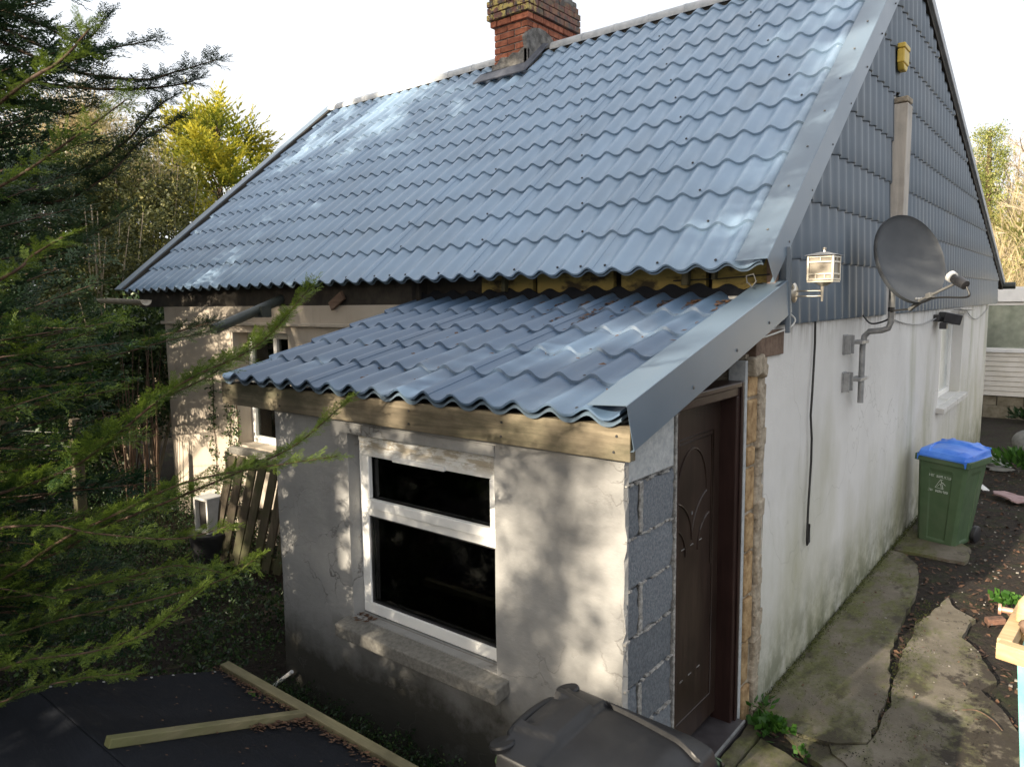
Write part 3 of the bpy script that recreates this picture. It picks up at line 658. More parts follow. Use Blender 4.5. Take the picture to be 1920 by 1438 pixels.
# ------------------------------------------------------------------ porch (lean-to)
por = thing('lean_to_porch', 'grey rendered lean-to porch with brown door and low steel roof, in front of the cottage', 'porch', (-1.2, -1.5, 0))
PX0, PX1, PYF = -2.435, 0.0, -1.548
PE = (0, -1.624, 1.905); PV = np.array([0, 1.778, .493]); PV /= np.linalg.norm(PV); PN = np.array([0, -PV[2], PV[1]])
def proof(y): return PE[2]+(y-PE[1])*PV[2]/PV[1]
pw = MB(); HX0, HX1, HZ0, HZ1 = -1.745, -.690, .63, 1.672
wall(pw, lambda u, v, d_: (u, PYF+d_, v), PX0, PX1, -.1, 1.86, [(HX0, HX1, HZ0, HZ1, .2)], .024, .12, .05,
     jit=lambda p, u, v: (p[0]+(random.uniform(-.012, .006) if u > -.001 else 0), p[1]+.004*math.sin(u*4)+.003*math.sin(v*6+u), p[2]))
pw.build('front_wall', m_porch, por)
mb = MB(); mb.box(PX0, HX0-.002, PYF+.026, PYF+.2, -.1, 1.86); mb.box(HX1+.002, -.13, PYF+.026, PYF+.2, -.1, 1.86); mb.box(HX0-.002, HX1+.002, PYF+.026, PYF+.2, -.1, HZ0-.05); mb.box(HX0-.002, HX1+.002, PYF+.026, PYF+.2, HZ1+.002, 1.86)
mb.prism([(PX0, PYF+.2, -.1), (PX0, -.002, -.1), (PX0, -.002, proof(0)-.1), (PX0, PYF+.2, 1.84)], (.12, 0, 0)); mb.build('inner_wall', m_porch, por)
mb = MB(); mb.box(PX0+.13, -.14, PYF+.21, -.05, .0, .01); mb.box(PX0+.125, PX0+.13, PYF+.21, -.05, 0, 1.8); mb.box(PX0+.13, -.14, -.05, -.04, 0, 2.1); mb.build('porch_interior', m_dark, por)
mb = MB(); mb.bar((-1.95, -.95, .05), (-1.45, -.9, 1.2), .5, .03, (0, 1, 0)); mb.build('leaning_board', m_brownwood, por, .003)
# raised band around window
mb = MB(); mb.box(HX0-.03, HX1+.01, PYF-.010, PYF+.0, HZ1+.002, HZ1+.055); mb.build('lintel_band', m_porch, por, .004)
wf0 = PYF+.075; mp = lambda u, v, q: (u, wf0+q, v)
w3 = MB(); frame(w3, mp, HX0+.002, HX1-.002, HZ0+.006, HZ1-.05, .062, .06); w3.box(HX0+.064, HX1-.064, wf0, wf0+.06, 1.205, 1.262)
w3.box(HX0+.002, HX1-.002, wf0-.004, wf0+.06, HZ1-.05, HZ1-.002)
pwn = w3.build('window_frame', m_upvc_f, por, .005)
w4 = MB(); ms_ = lambda u, v, q: (u, wf0-.014+q, v); frame(w4, ms_, HX0+.04, HX1-.03, 1.25, HZ1-.072, .055, .03); w4.build('top_sash', m_upvc_f, pwn, .006)
w5 = MB(); w5.obox((-1.245, wf0-.022, 1.556), (.19, 0, 0), (0, .012, 0), (0, 0, .013)); w5.build('trickle_vent', m_upvc, pwn, .006)
for a, b in ((HZ0+.068, 1.205), (1.262, HZ1-.112)):
    q = MB(); q.box(HX0+.064, HX1-.064, wf0+.024, wf0+.029, a, b); q.build('pane', m_glass, pwn)
    q = MB()
    frame(q, lambda u, v, dd: (u, wf0+.012+dd, v), HX0+.064, HX1-.064, a, b, .010, .010); q.build('gasket', m_blackp, pwn)
q = MB(); q.prism([(HX0-.05, PYF+.07, HZ0+.002), (HX1+.075, PYF+.07, HZ0+.002), (HX1+.075, PYF-.10, HZ0-.022), (HX0-.05, PYF-.10, HZ0-.022)], (0, 0, -.075)); q.build('window_sill', m_sill, por, .008)
# block end wall
mz = MB(); mz.box(-.13, -.020, PYF+.014, -1.115, -.1, 1.90); mz.build('mortar_bed', m_mortar, por)
joints = [-.105, .111, .343-.016, .543, .759, .991-.016, 1.191, 1.407, 1.632]
for i, (a, b) in enumerate(zip(joints, joints[1:])):
    cuts = [PYF+.016, -1.42, -1.122] if i % 2 else [PYF+.016, -1.122]
    for k, (ya, yb) in enumerate(zip(cuts, cuts[1:])):
        mb = MB(); j = random.uniform(-.004, .003); e = random.uniform(-.004, .004)
        y0_, y1_, z0_, z1_ = ya+(.016 if k else 0), yb-(.016 if k < len(cuts)-2 else 0), a+.008+e, b-.004
        ny_, nz_ = max(3, int((y1_-y0_)/.03)), 7; vs = []
        for q_ in range(nz_+1):
            for p_ in range(ny_+1):
                ed_ = (p_ in (0, ny_))+(q_ in (0, nz_)); uu_ = random.uniform
                vs.append((-.004+j-.006*ed_*random.random()+uu_(-.0015, .0015), y0_+(y1_-y0_)*p_/ny_+(uu_(-.004, .004) if ed_ else 0), z0_+(z1_-z0_)*q_/nz_+(uu_(-.004, .004) if ed_ else 0)))
        n_ = ny_+1; mb.add(vs, [(r_*n_+c_, r_*n_+c_+1, (r_+1)*n_+c_+1, (r_+1)*n_+c_) for r_ in range(nz_) for c_ in range(ny_)])
        rim_ = list(range(n_))+[r_*n_+ny_ for r_ in range(1, nz_+1)]+[nz_*n_+c_ for c_ in range(ny_-1, -1, -1)]+[r_*n_ for r_ in range(nz_-1, 0, -1)]
        mb.add([vs[i_] for i_ in rim_]+[(-.12, vs[i_][1], vs[i_][2]) for i_ in rim_], [(i_, (i_+1) % len(rim_), len(rim_)+(i_+1) % len(rim_), len(rim_)+i_) for i_ in range(len(rim_))])
        mb.build('concrete_block', m_block, por, smooth=30)
mb = MB(); mb.prism([(-.12, PYF+.016, 1.645), (-.12, -1.122, 1.645), (-.12, -1.122, proof(-1.12)-.05), (-.12, PYF+.016, proof(PYF)-.05)], (.117, 0, 0)); mb.build('concrete_lintel', m_blocklt, por, .005)
# uneven mortar squeezed from the joints
sq = MB()
for i, zj in enumerate(joints[1:]):
    y = PYF+.02
    while y < -1.13:
        w = random.uniform(.008, .022)
        if random.random() < .55: sq.obox((-.006, y, zj+.002+random.uniform(-.004, .004)), (.009, 0, 0), (0, w, random.uniform(-.003, .003)), (0, 0, random.uniform(.0025, .0075)))
        y += w*1.7
for i in (3, 5, 7):
    zs = np.linspace(joints[i]+.012, joints[i+1]-.002, 9); L_ = [(-.006, -1.42-random.uniform(.010, .020), z) for z in zs]; R_ = [(-.006, -1.42+random.uniform(.008, .020), z) for z in zs[::-1]]
    sq.prism(L_+R_, (.008, 0, 0))
sq.build('mortar_joints', m_mortar, por, .005, kind='stuff')
mb = MB(); zz = .1
vs = []; mb.box(-.11, .004, -1.116, -1.098, .04, 1.90); mb.build('jamb_edge', m_mortar, por, .004)
mb = MB(); mb.box(-.10, -.006, -.295, -.262, .0, 2.05); mb.build('plaster_strip', m_blocklt, por, .003)
# door
FY0, FY1, FZ1 = -1.096, -.297, 1.945
df = MB()
def dframe(x0, x1, w, top):
    df.box(x0, x1, FY0, FY0+w, .05, FZ1-top); df.box(x0, x1, FY1-w, FY1, .05, FZ1-top); df.box(x0, x1, FY0, FY1, FZ1-top, FZ1)
dframe(-.14, -.020, .068, .075)
df.box(-.020, -.008, FY0, FY0+.03, .05, FZ1); df.box(-.020, -.008, FY1-.03, FY1, .05, FZ1); df.box(-.020, -.008, FY0+.03, FY1-.03, FZ1-.03, FZ1)
dfo = df.build('door_frame', m_doorframe, por, .006)
DX = -.112; dl = MB(); dl.box(DX-.04, DX, FY0+.066, FY1-.066, .10, FZ1-.073); door = dl.build('door', m_door, por, .003)
def mould(pts, r=.0065, name='door_moulding'):
    q = MB(); q.tube(pts, r, 6); q.build(name, m_door, door, smooth=60)
dy0, dy1, dc = FY0+.15, FY1-.15, (FY0+FY1)/2
for o_ in (0, .022):
    mould([(DX, dy0+o_, .98), (DX, dy0+o_, 1.70-o_), (DX, dy1-o_, 1.70-o_), (DX, dy1-o_, .98)])
mould([(DX, dy0, .98), (DX, dy0, .24), (DX, dy1, .24), (DX, dy1, .98)])
def arc(cy, cz, ry, rz, t0, t1, n=16): return [(DX, cy+ry*math.cos(t), cz+rz*math.sin(t)) for t in np.linspace(t0, t1, n)]
mould(arc(dc, 1.40, .17, .24, 0, math.pi)); mould(arc(dc-.23, 1.17, .23, .23, 0, 1.3)); mould(arc(dc+.23, 1.17, .23, .23, math.pi-1.3, math.pi)); mould(arc(dc-.23, 1.10, .16, .17, 0, 1.4)); mould(arc(dc+.23, 1.10, .16, .17, math.pi-1.4, math.pi))
for z0 in (1.145, .455):
    for k in range(3):
        q = MB(); y = dc-.10+.10*k; q.box(DX, DX+.003, y-.018, y+.018, z0-.0025, z0+.0025); q.build('pale_dash', m_cement, door)  # short dashes paler than the door leaf
q = MB(); q.box(DX, DX+.003, dc-.004, dc+.004, 1.30, 1.316); q.build('door_viewer', m_galv, door)
q = MB(); q.box(DX+.0, DX+.03, FY0+.07, FY0+.085, .80, .83); q.box(DX+.02, DX+.03, FY0+.07, FY0+.13, .80, .83); q.build('latch', m_batteny, door, .002)
q = MB(); q.box(-.16, .030, FY0, FY1+.01, .028, .055); q.box(.018, .032, FY0, FY1+.01, -.05, .028); q.build('threshold', m_thresh, por, .003)
q = MB(); q.box(.026, .036, FY0, FY1+.01, .046, .058); q.build('threshold_trim', m_galv, por)
# fascia
q = MB(); q.prism([(-2.93, -1.60, 1.752), (.048, -1.60, 1.752), (.048, -1.60, 1.892), (-2.93, -1.60, 1.892)], (0, .045, 0)); fas = q.build('fascia_board', m_fascia, por, .004)
for x in (-2.3, -1.75, -1.2, -.6, -.02):
    for zz_ in (1.785, 1.85):
        q = MB(); q.lathe([(.006, 0), (.006, .003), (0, .003)], (x+random.uniform(-.01, .01), -1.60, zz_), (0, -1, 0), 6); q.build('nail_head', m_blackp, fas)
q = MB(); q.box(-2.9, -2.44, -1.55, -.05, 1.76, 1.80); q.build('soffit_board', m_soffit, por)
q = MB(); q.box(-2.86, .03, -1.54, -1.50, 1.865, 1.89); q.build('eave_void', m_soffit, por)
# roof sheets
prow = [0, .352, .704, 1.056, 1.408, 1.84]
pedge = [.02, -1.018, -1.94, -2.83]
for a, b in zip(pedge[1:], pedge[:-1]):
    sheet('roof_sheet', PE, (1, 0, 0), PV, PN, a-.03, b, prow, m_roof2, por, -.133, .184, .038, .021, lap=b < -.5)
    sheet('sheet_underlayer', (PE[0], PE[1]+.006, PE[2]-.006), (1, 0, 0), PV, PN, a-.03, b, [0, .3], m_flash, por, -.133, .184, .038, .0, lap=0)
screws('roof_screw', [Vector(PE)+Vector(PV)*(v+.07)+Vector((-.133-.184*(k+.5), 0, 0))+Vector(PN)*.014 for i, v in enumerate(prow[:-1]) for k in range(14) if (k*3+i) % 4 == 0], PN, m_blackp, por)
verge('verge_flashing', -.004, 1.86, .006, -.12, .06, .115, PE, PV, PN, por)
screws('flashing_screw', [Vector(PE)+Vector(PV)*v+Vector((.063, 0, 0))-Vector(PN)*.06 for v in (.55, 1.05, 1.5)], (1, 0, 0), m_under, por, .008)
q = MB(); q.box(-2.9, -.03, -.012, .018, proof(0)-.06, 2.37); q.build('wall_plate', m_soffit, por)

# ------------------------------------------------------------------ fixtures on the gable
lamp = thing('wall_lantern', 'brushed steel square wall lantern on a two-bar arm beside the gable corner', 'lantern', (.045, .30, 2.41))
q = MB(); q.lathe([(0, .0), (.055, .0), (.058, .006), (.045, .014), (0, .018)], (.036, .30, 2.405), (1, 0, 0), 20); q.build('back_plate', m_chrome, lamp, smooth=40)
for z in (2.385, 2.415):
    q = MB(); q.tube([(.04, .30, z), (.19, .30, z)], .005, 7); q.build('arm', m_chrome, lamp, smooth=60)
q = MB(); q.tube([(.195, .30, 2.355), (.195, .30, 2.46)], [.006, .011], 10); q.build('stem', m_chrome, lamp, smooth=60)
lx, ly, lz0, lz1, hw = .200, .30, 2.462, 2.610, .066
q = MB(); q.prism([(lx-hw-.004, ly-hw-.004, lz0), (lx+hw+.004, ly-hw-.004, lz0), (lx+hw+.004, ly+hw+.004, lz0), (lx-hw-.004, ly+hw+.004, lz0)], (0, 0, .008)); q.lathe([(.055, 0), (.02, -.02), (0, -.022)], (lx, ly, lz0), (0, 0, 1), 12); q.build('base_tray', m_chrome, lamp)
q = MB()
for sx in (-1, 1):
    for sy in (-1, 1): q.box(lx+sx*hw-.006, lx+sx*hw+.006, ly+sy*hw-.006, ly+sy*hw+.006, lz0+.009, lz1)
for s_ in (-1, 1):
    for z in (lz0+.016, lz0+.045, lz1-.036, lz1-.008):
        q.box(lx-hw+.006, lx+hw-.006, ly+s_*hw-.004, ly+s_*hw+.004, z-.005, z+.005); q.box(lx+s_*hw-.004, lx+s_*hw+.004, ly-hw+.006, ly+hw-.006, z-.005, z+.005)
    q.box(lx-.004, lx+.004, ly+s_*hw-.0035, ly+s_*hw+.0035, lz1-.031, lz1-.013)
    for t in (-.024, .024): q.box(lx+t-.004, lx+t+.004, ly+s_*hw-.0035, ly+s_*hw+.0035, lz0+.021, lz0+.040)
    q.box(lx+s_*hw-.0035, lx+s_*hw+.0035, ly-.004, ly+.004, lz1-.031, lz1-.013)
q.build('cage', m_chrome, lamp, .0015)
for s_ in (-1, 1):
    q = MB(); q.box(lx-hw+.007, lx+hw-.007, ly+s_*(hw-.004)-.001, ly+s_*(hw-.004)+.001, lz0+.011, lz1-.002); q.build('pane', m_lampglass, lamp)
    q = MB(); q.box(lx+s_*(hw-.004)-.001, lx+s_*(hw-.004)+.001, ly-hw+.008, ly+hw-.008, lz0+.011, lz1-.002); q.build('pane', m_lampglass, lamp)
q = MB(); q.lathe([(0, 0), (.022, 0), (.022, .08), (0, .085)], (lx, ly, lz0+.01), (0, 0, 1), 12); q.build('bulb', m_white, lamp, smooth=40)
q = MB(); e = hw+.022; q.add([(lx-e, ly-e, lz1), (lx+e, ly-e, lz1), (lx+e, ly+e, lz1), (lx-e, ly+e, lz1), (lx-.02, ly-.02, lz1+.02), (lx+.02, ly-.02, lz1+.02), (lx+.02, ly+.02, lz1+.02), (lx-.02, ly+.02, lz1+.02)], [(0, 3, 2, 1), (4, 5, 6, 7), (0, 1, 5, 4), (1, 2, 6, 5), (2, 3, 7, 6), (3, 0, 4, 7)]); q.build('cap', m_galv, lamp, .002)
q = MB(); q.lathe([(.009, 0), (.007, .012), (.010, .016), (.010, .026), (0, .03)], (lx, ly, lz1+.018), (0, 0, 1), 10); q.build('finial', m_chrome, lamp, smooth=40)

dish = thing('satellite_dish', 'dark grey satellite dish on a cranked steel mast fixed to the white gable wall', 'satellite dish', (.05, 1.72, 2.0))
q = MB(); q.tube([(.085, 1.72, 1.60), (.085, 1.72, 2.02), (.095, 1.72, 2.09), (.125, 1.72, 2.125), (.21, 1.72, 2.135), (.25, 1.72, 2.15), (.265, 1.72, 2.19), (.265, 1.72, 2.58)], .021, 12); q.build('mast', m_galv, dish, smooth=50)
q = MB(); q.tube([(.075, 1.80, 1.60), (.075, 1.80, 2.0)], .012, 8); q.build('mast_stay', m_galv, dish, smooth=50)
for z in (1.78, 2.05):
    q = MB(); q.box(.0, .016, 1.50, 1.60, z-.085, z+.06); q.box(.016, .06, 1.50, 1.508, z-.08, z+.055); q.box(.016, .06, 1.592, 1.60, z-.08, z+.055); br = q.build('wall_bracket', m_galv, dish, .004)
    q = MB(); q.box(.03, .11, 1.60, 1.80, z-.012, z+.012); q.tube([(.085, 1.69, z), (.085, 1.86, z)], .006, 6); q.build('clamp', m_galv, br, .002)
DN = Vector((.77, -.55, .30)).normalized(); DC = Vector((.385, 1.66, 2.635)); DS = DN.cross(Vector((0, 0, 1))).normalized(); DU = DS.cross(DN)
def dish_pt(r, t, off=0): return DC+DS*(.275*r*math.cos(t))+DU*(.312*r*math.sin(t))+DN*(.055*r*r-.055+off)
vs = []; fs = []; nr, nt_ = 9, 44
for i in range(nr+1):
    for k in range(nt_): vs.append(dish_pt(max(.001, i/nr), 2*math.pi*k/nt_))
for i in range(nr):
    for k in range(nt_): fs.append((i*nt_+k, i*nt_+(k+1) % nt_, (i+1)*nt_+(k+1) % nt_, (i+1)*nt_+k))
b0 = len(vs)
for r, off in ((1.018, .004), (1.03, -.004), (1.028, -.026), (1.0, -.024), (.9, -.016), (.5, -.012), (.001, -.012)):
    for k in range(nt_): vs.append(dish_pt(r, 2*math.pi*k/nt_, off))
prev = nr*nt_
for j in range(7):
    cur = b0+j*nt_
    for k in range(nt_): fs.append((prev+k, prev+(k+1) % nt_, cur+(k+1) % nt_, cur+k))
    prev = cur
q = MB(); q.add(vs, fs); q.build('reflector', m_dish, dish, smooth=50)
q = MB(); q.obox(DC-DN*.11, DS*.04, DU*.07, DN*.035); q.obox(Vector((.265, 1.73, 2.55)), (.03, 0, 0), (0, .03, 0), (0, 0, .05)); q.build('back_mount', m_galv, dish, .006)
A0 = DC-DU*.305-DN*.02; A1 = DC-DU*.285+DN*.30
q = MB(); q.bar(DC-DU*.34-DN*.10, A0+DN*.02, .022, .022); q.bar(A0, A1, .015, .015); q.obox(A0+(A1-A0)*.35, DS*.02, DU*.018, DN*.02); q.build('feed_arm', m_under, dish, .003)
for sx in (-.05, 0, .05):
    q = MB(); q.lathe([(.009, 0), (.009, .008), (0, .01)], dish_pt(.93, -math.pi/2+sx*1.6, .002), DN, 8); q.build('bolt', m_galv, dish)
LN = (DC-A1+DU*.02).normalized()
lb = MB(); lb.lathe([(0, -.105), (.030, -.10), (.034, -.04), (.024, -.02), (.024, .01)], A1+DU*.035, LN, 16); lnb = lb.build('receiver', m_blackp, dish, smooth=40)
q = MB(); q.lathe([(.026, .008), (.036, .010), (.037, .035), (.030, .042), (0, .044)], A1+DU*.035, LN, 18); q.build('feed_horn', m_white, lnb, smooth=40)
q = MB(); q.obox(A1+DU*.018-LN*.02, DS*.03, DU*.012, LN*.03); q.build('receiver_clamp', m_blackp, dish, .003)
q = MB(); q.tube(smooth_path([A1+DU*.03-LN*.11, A1-DU*.04-LN*.10, A1-DU*.06-DN*.10, A0+(A1-A0)*.45-DU*.03, A0+DN*.05-DU*.015, A0-DU*.03-DN*.06, Vector((.27, 1.70, 2.27)), Vector((.23, 1.78, 2.21)), Vector((.12, 1.80, 2.18)), Vector((.05, 1.84, 2.24))], 60), .0065, 6); q.build('dish_cable', m_cable, dish, smooth=60)
q = MB(); q.lathe([(.023, 0), (.023, .03)], (.265, 1.72, 2.27), (0, 0, 1), 12); q.build('mast_band', m_blackp, dish)

q = MB(); pts = [Vector((.045, .78+.02*math.sin(i*1.3), z)) for i, z in enumerate(np.linspace(2.235, .86, 10))]+[Vector((.05, .76, .80)), Vector((.05, .775, .765)), Vector((.05, .80, .78)), Vector((.05, .805, .85)), Vector((.05, .795, .90))]
for p in pts: p.x = .018+.006*random.random()
q.tube(pts, .0075, 7)
tag(q.build('hanging_cable', m_cable, None, smooth=60), 'thin black cable hanging down the white gable wall, ending in a loop', 'cable')
q = MB(); q.tube(smooth_path([(.035, .26, 2.285), (.06, .27, 2.25), (.055, .20, 2.21), (.03, .06, 2.185), (.015, -.06, 2.17), (0, -.14, 2.16)], 30), .005, 6)
tag(q.build('lamp_wire', m_wcable, None, smooth=60), 'short white wire curling below the steel lantern to the brown timber', 'wire')
ax_ = MB(); al = thing('alarm_box', 'faded yellow alarm box high on the dark steel gable near its peak', 'alarm box', (.04, 2.8, 4.3))
q = MB(); q.box(.03, .085, 2.66, 2.85, 4.235, 4.345); q.prism([(.03, 2.66, 4.233), (.03, 2.85, 4.233), (.03, 2.80, 4.185), (.03, 2.71, 4.185)], (.05, 0, 0)); q.build('case', m_yellow, al, .010)
q = MB(); q.box(.03, .090, 2.655, 2.855, 4.347, 4.385); q.build('lid', m_yellow, al, .008)
fl = thing('flood_light', 'small black flood light tucked under the gable cladding above the gable window', 'flood light', (.05, 5.2, 2.15))
q = MB(); q.obox((.13, 5.25, 2.125), (.075, .06, -.02), (-.05, .11, 0), (.012, 0, .055)); q.build('lamp_body', m_blackp, fl, .01)
q = MB(); q.box(.0, .06, 5.05, 5.12, 2.10, 2.17); q.bar((.05, 5.08, 2.13), (.12, 5.22, 2.12), .03, .03); q.obox((.10, 5.08, 2.05), (.035, 0, 0), (0, .04, 0), (0, 0, .035)); q.build('sensor_arm', m_blackp, fl, .006)
for nm, pts_, lab in (('sagging_cable', [(.02, 2.9, 2.19), (.02, 3.6, 2.12), (.02, 4.4, 2.09), (.03, 5.06, 2.13)], 'thin grey cable sagging from the cladding to the small black flood light'),
                     ('sagging_cable', [(.02, 7.3, 2.19), (.02, 7.9, 2.07), (.02, 8.6, 2.03), (.02, 9.3, 2.10), (.02, 9.8, 2.20)], 'thin grey cable sagging beyond the gable window to the far corner')):
    q = MB(); q.tube(smooth_path(pts_, 24), .006, 5); tag(q.build(nm, m_galv, None, smooth=60), lab, 'cable', 'cables sagging on the gable')
q = MB(); q.prism([(.02, 6.3, 2.195), (.02, 7.5, 2.165), (.10, 7.5, 2.175), (.10, 6.3, 2.205)], (0, 0, .008)); tag(q.build('drip_strip', m_galv, None), 'thin grey metal drip strip above the gable window', 'drip strip')

# ------------------------------------------------------------------ bins
def wheelie(name, label, loc, rotz, tilt, lidmat, cat='wheelie bin'):
    root = thing(name, label, cat, loc, (tilt[0], tilt[1], rotz)); L = True
    wt, dt, wb, db, H = .225, .245, .175, .185, .86
    # body with recessed ribs on each side
    def ring(z, w, d_, rec):
        p = []
        def side(a, b, n): return [(a[0]+(b[0]-a[0])*t, a[1]+(b[1]-a[1])*t) for t in n]
        c = .03
        n = (0, .22, .25, .75, .78)
        corners = [(-w+c, -d_), (w-c, -d_), (w, -d_+c), (w, d_-c), (w-c, d_), (-w+c, d_), (-w, d_-c), (-w, -d_+c)]
        nrm = [(0, -1), None, (1, 0), None, (0, 1), None, (-1, 0), None]
        for i in range(8):
            a, b = corners[i], corners[(i+1) % 8]
            if i % 2 == 0:
                for k, t in enumerate(n):
                    x, y = a[0]+(b[0]-a[0])*t, a[1]+(b[1]-a[1])*t
                    if k in (2, 3): x -= nrm[i][0]*rec; y -= nrm[i][1]*rec
                    p.append((x, y, z))
            else: p.append((a[0], a[1], z))
        return p
    levels = [(.0, 0), (.03, 0), (.05, .010), (.70, .012), (.74, 0), (H-.06, 0), (H-.05, 0)]
    vs = []; f = lambda z: z/H
    for z, rc in levels: vs += ring(z, wb+(wt-wb)*f(z), db+(dt-db)*f(z), rc)
    n = len(ring(0, 1, 1, 0)); fs = [(j*n+k, j*n+(k+1) % n, (j+1)*n+(k+1) % n, (j+1)*n+k) for j in range(len(levels)-1) for k in range(n)]+[tuple(range(n))[::-1]]
    q = MB(); q.add(vs, fs); body = q.build('body', m_green, root, .004, local=True)
    q = MB(); w, d_ = wt+.018, dt+.018
    for x0, x1, y0, y1 in ((-w, w, -d_, -d_+.03), (-w, w, d_-.03, d_), (-w, -w+.03, -d_+.03, d_-.03), (w-.03, w, -d_+.03, d_-.03)): q.box(x0, x1, y0, y1, H-.065, H)
    q.build('rim', m_green, root, .008, local=True)
    # lid: one moulded shell, raised field with a stepped edge and a bridge near the hinge
    nx, ny = 84, 92; lw0, lf, lb_ = wt+.012, dt+.03, dt+.005; Vt = []
    sm = lambda a, b, x: (lambda t: t*t*(3-2*t))(min(1, max(0, (x-a)/(b-a))))
    def hz(x, y):
        u = abs(x)/lw0; t = (y+lf)/(lf+lb_)      # t: 0 front lip, 1 hinge
        z = .045*(1-u**2.6)*sm(0, .25, t)+.030*t
        edge = .55+.32*sm(0, .8, t) if t < .8 else .87
        field = (1-sm(edge-.024, edge, u))*sm(.05, .11, t)*(1-sm(.705+.05*u*u, .735+.05*u*u, t)); z -= .016*field
        hinge = sm(.735, .76, t)*(1-sm(.44+.5*(t-.75), .47+.5*(t-.75), u)); z += .009*hinge
        z -= .02*sm(.86, 1, t)*(1-sm(.35, .42, u))
        fl_ = sm(.93, 1, u); z -= .05*fl_
        z -= .05*sm(.07, 0, t) if t < .07 else 0
        return H+.035+z
    for j in range(ny+1):
        for i in range(nx+1):
            y = -lf+(lf+lb_)*j/ny; t_ = j/ny; ed = .55+.32*sm(0, .8, t_) if t_ < .8 else .87; s_ = -1+2*i/nx; a_ = abs(s_)
            u_ = a_/.62*(ed-.03) if a_ < .62 else ed-.03+(a_-.62)/.1*.036 if a_ < .72 else ed+.006+(a_-.72)/.28*(1-ed-.006)
            x = math.copysign(lw0*u_, s_)
            cy_ = max(0, (-y-lf*.55)/(lf*.45)); xx = x*(1-.10*cy_*cy_); Vt.append((xx, y, hz(x, y)))
    id0 = lambda i, j: j*(nx+1)+i
    F = [(id0(i, j), id0(i+1, j), id0(i+1, j+1), id0(i, j+1)) for j in range(ny) for i in range(nx)]
    loop = [id0(i, 0) for i in range(nx+1)]+[id0(nx, j) for j in range(1, ny+1)]+[id0(i, ny) for i in range(nx-1, -1, -1)]+[id0(0, j) for j in range(ny-1, 0, -1)]
    b = len(Vt)
    for k in loop: x, y, z = Vt[k]; Vt.append((x*1.012, y*1.012, H+.003))
    m = len(loop); F += [(loop[(k+1) % m], loop[k], b+k, b+(k+1) % m) for k in range(m)]
    q = MB(); q.add(Vt, F); lid = q.build('lid', lidmat, root, smooth=45, local=True)
    for s_ in (-1, 1):
        q = MB(); q.lathe([(0, -.030), (.022, -.030), (.026, -.01), (.040, -.006), (.042, .006), (.038, .012), (0, .014)], (s_*.185, dt+.012, H+.072), (0, .25, 1), 18); q.build('hinge_lug', lidmat, root, local=True, smooth=40)
        q = MB(); q.box(s_*.165-.02, s_*.165+.02, dt-.03, dt+.02, H-.03, H+.03); q.build('hinge_bracket', m_green, root, .006, local=True)
        q = MB(); q.lathe([(0, -.025), (.07, -.025), (.085, -.015), (.085, .015), (.07, .025), (0, .025)], (s_*.20, db+.03, .075), (1, 0, 0), 20); q.build('wheel', m_blackp, root, local=True, smooth=40)
    q = MB(); q.tube([(-.16, dt+.045, H+.0), (-.12, dt+.06, H+.005), (.12, dt+.06, H+.005), (.16, dt+.045, H)], .016, 8); q.build('handle', m_green, root, local=True, smooth=50)
    q = MB()
    q.tube(smooth_path([(-.13, dt+.0, H+.055), (-.11, dt+.035, H+.062), (0, dt+.045, H+.065), (.11, dt+.035, H+.062), (.13, dt+.0, H+.055)], 24), .016, 8); q.build('lid_grip', lidmat, lid, local=True, smooth=60)
    return root
BIN_TALL = 1
gb = wheelie('wheelie_bin', 'green wheelie bin with a blue lid standing against the white gable wall', (.345, 4.05, -.015), R(-14), (R(-1), R(3.2)), m_blue)
bb = wheelie('wheelie_bin', 'green wheelie bin with a black lid in front of the brown porch door', (.335, -2.225, -.005), R(93), (0, 0), m_binlid); bb.scale = (1.03, 1.03, 1.10)
# printed mark on the green bin
def text(body, name, size, loc, rot, mat, parent, ext=.0006):
    cu = bpy.data.curves.new(name, 'FONT'); cu.body = body; cu.size = size; cu.align_x = 'CENTER'; cu.extrude = ext; cu.materials.append(mat)
    tmp = bpy.data.objects.new(name, cu); me = bpy.data.meshes.new_from_object(tmp); bpy.data.objects.remove(tmp); me.materials.clear(); me.materials.append(mat)
    o = bpy.data.objects.new(name, me); link(o, parent); o.location = loc; o.rotation_euler = rot; return o
yb = lambda z: -(.185+(.245-.185)*z/.86)
RX = R(90)+math.atan2(.06, .86)
def worn_word(parts, zc):     # weathered print whose letters can no longer be read: short strokes of the same count and size
    rr = random.Random(int(zc*100)); q = MB(); x = -.105
    for n in parts:
        for k in range(n):
            for st in range(2):
                z0, z1 = zc-.011, zc+.011; xa = x+.004+.007*st
                if rr.random() < .6: q.bar((xa, yb(z0)-.001, z0), (xa, yb(z1)-.001, z1), .002, .004, (0, -1, 0))
                zz_ = zc+rr.choice((-.010, 0, .010)); q.bar((xa-.003, yb(zz_)-.001, zz_), (xa+.005, yb(zz_)-.001, zz_), .002, .004, (0, -1, 0))
            x += .0165
        x += .018
    q.build('printed_word', m_print, gb, local=True)
worn_word((3, 8), .67); worn_word((3, 7), .525)
q = MB()
def yy(z): return yb(z)+.009
for a, b in (((-.005, .635), (-.045, .555)), ((-.045, .555), (.025, .55)), ((.0, .64), (.028, .55)), ((-.005, .64), (.02, .64)), ((.015, .615), (.045, .59)), ((-.03, .565), (.0, .60)), ((.0, .60), (.012, .555))):
    q.bar((a[0], yy(a[1]), a[1]), (b[0], yy(b[1]), b[1]), .002, .007, (0, -1, 0))
q.build('printed_emblem', m_print, gb, local=True)

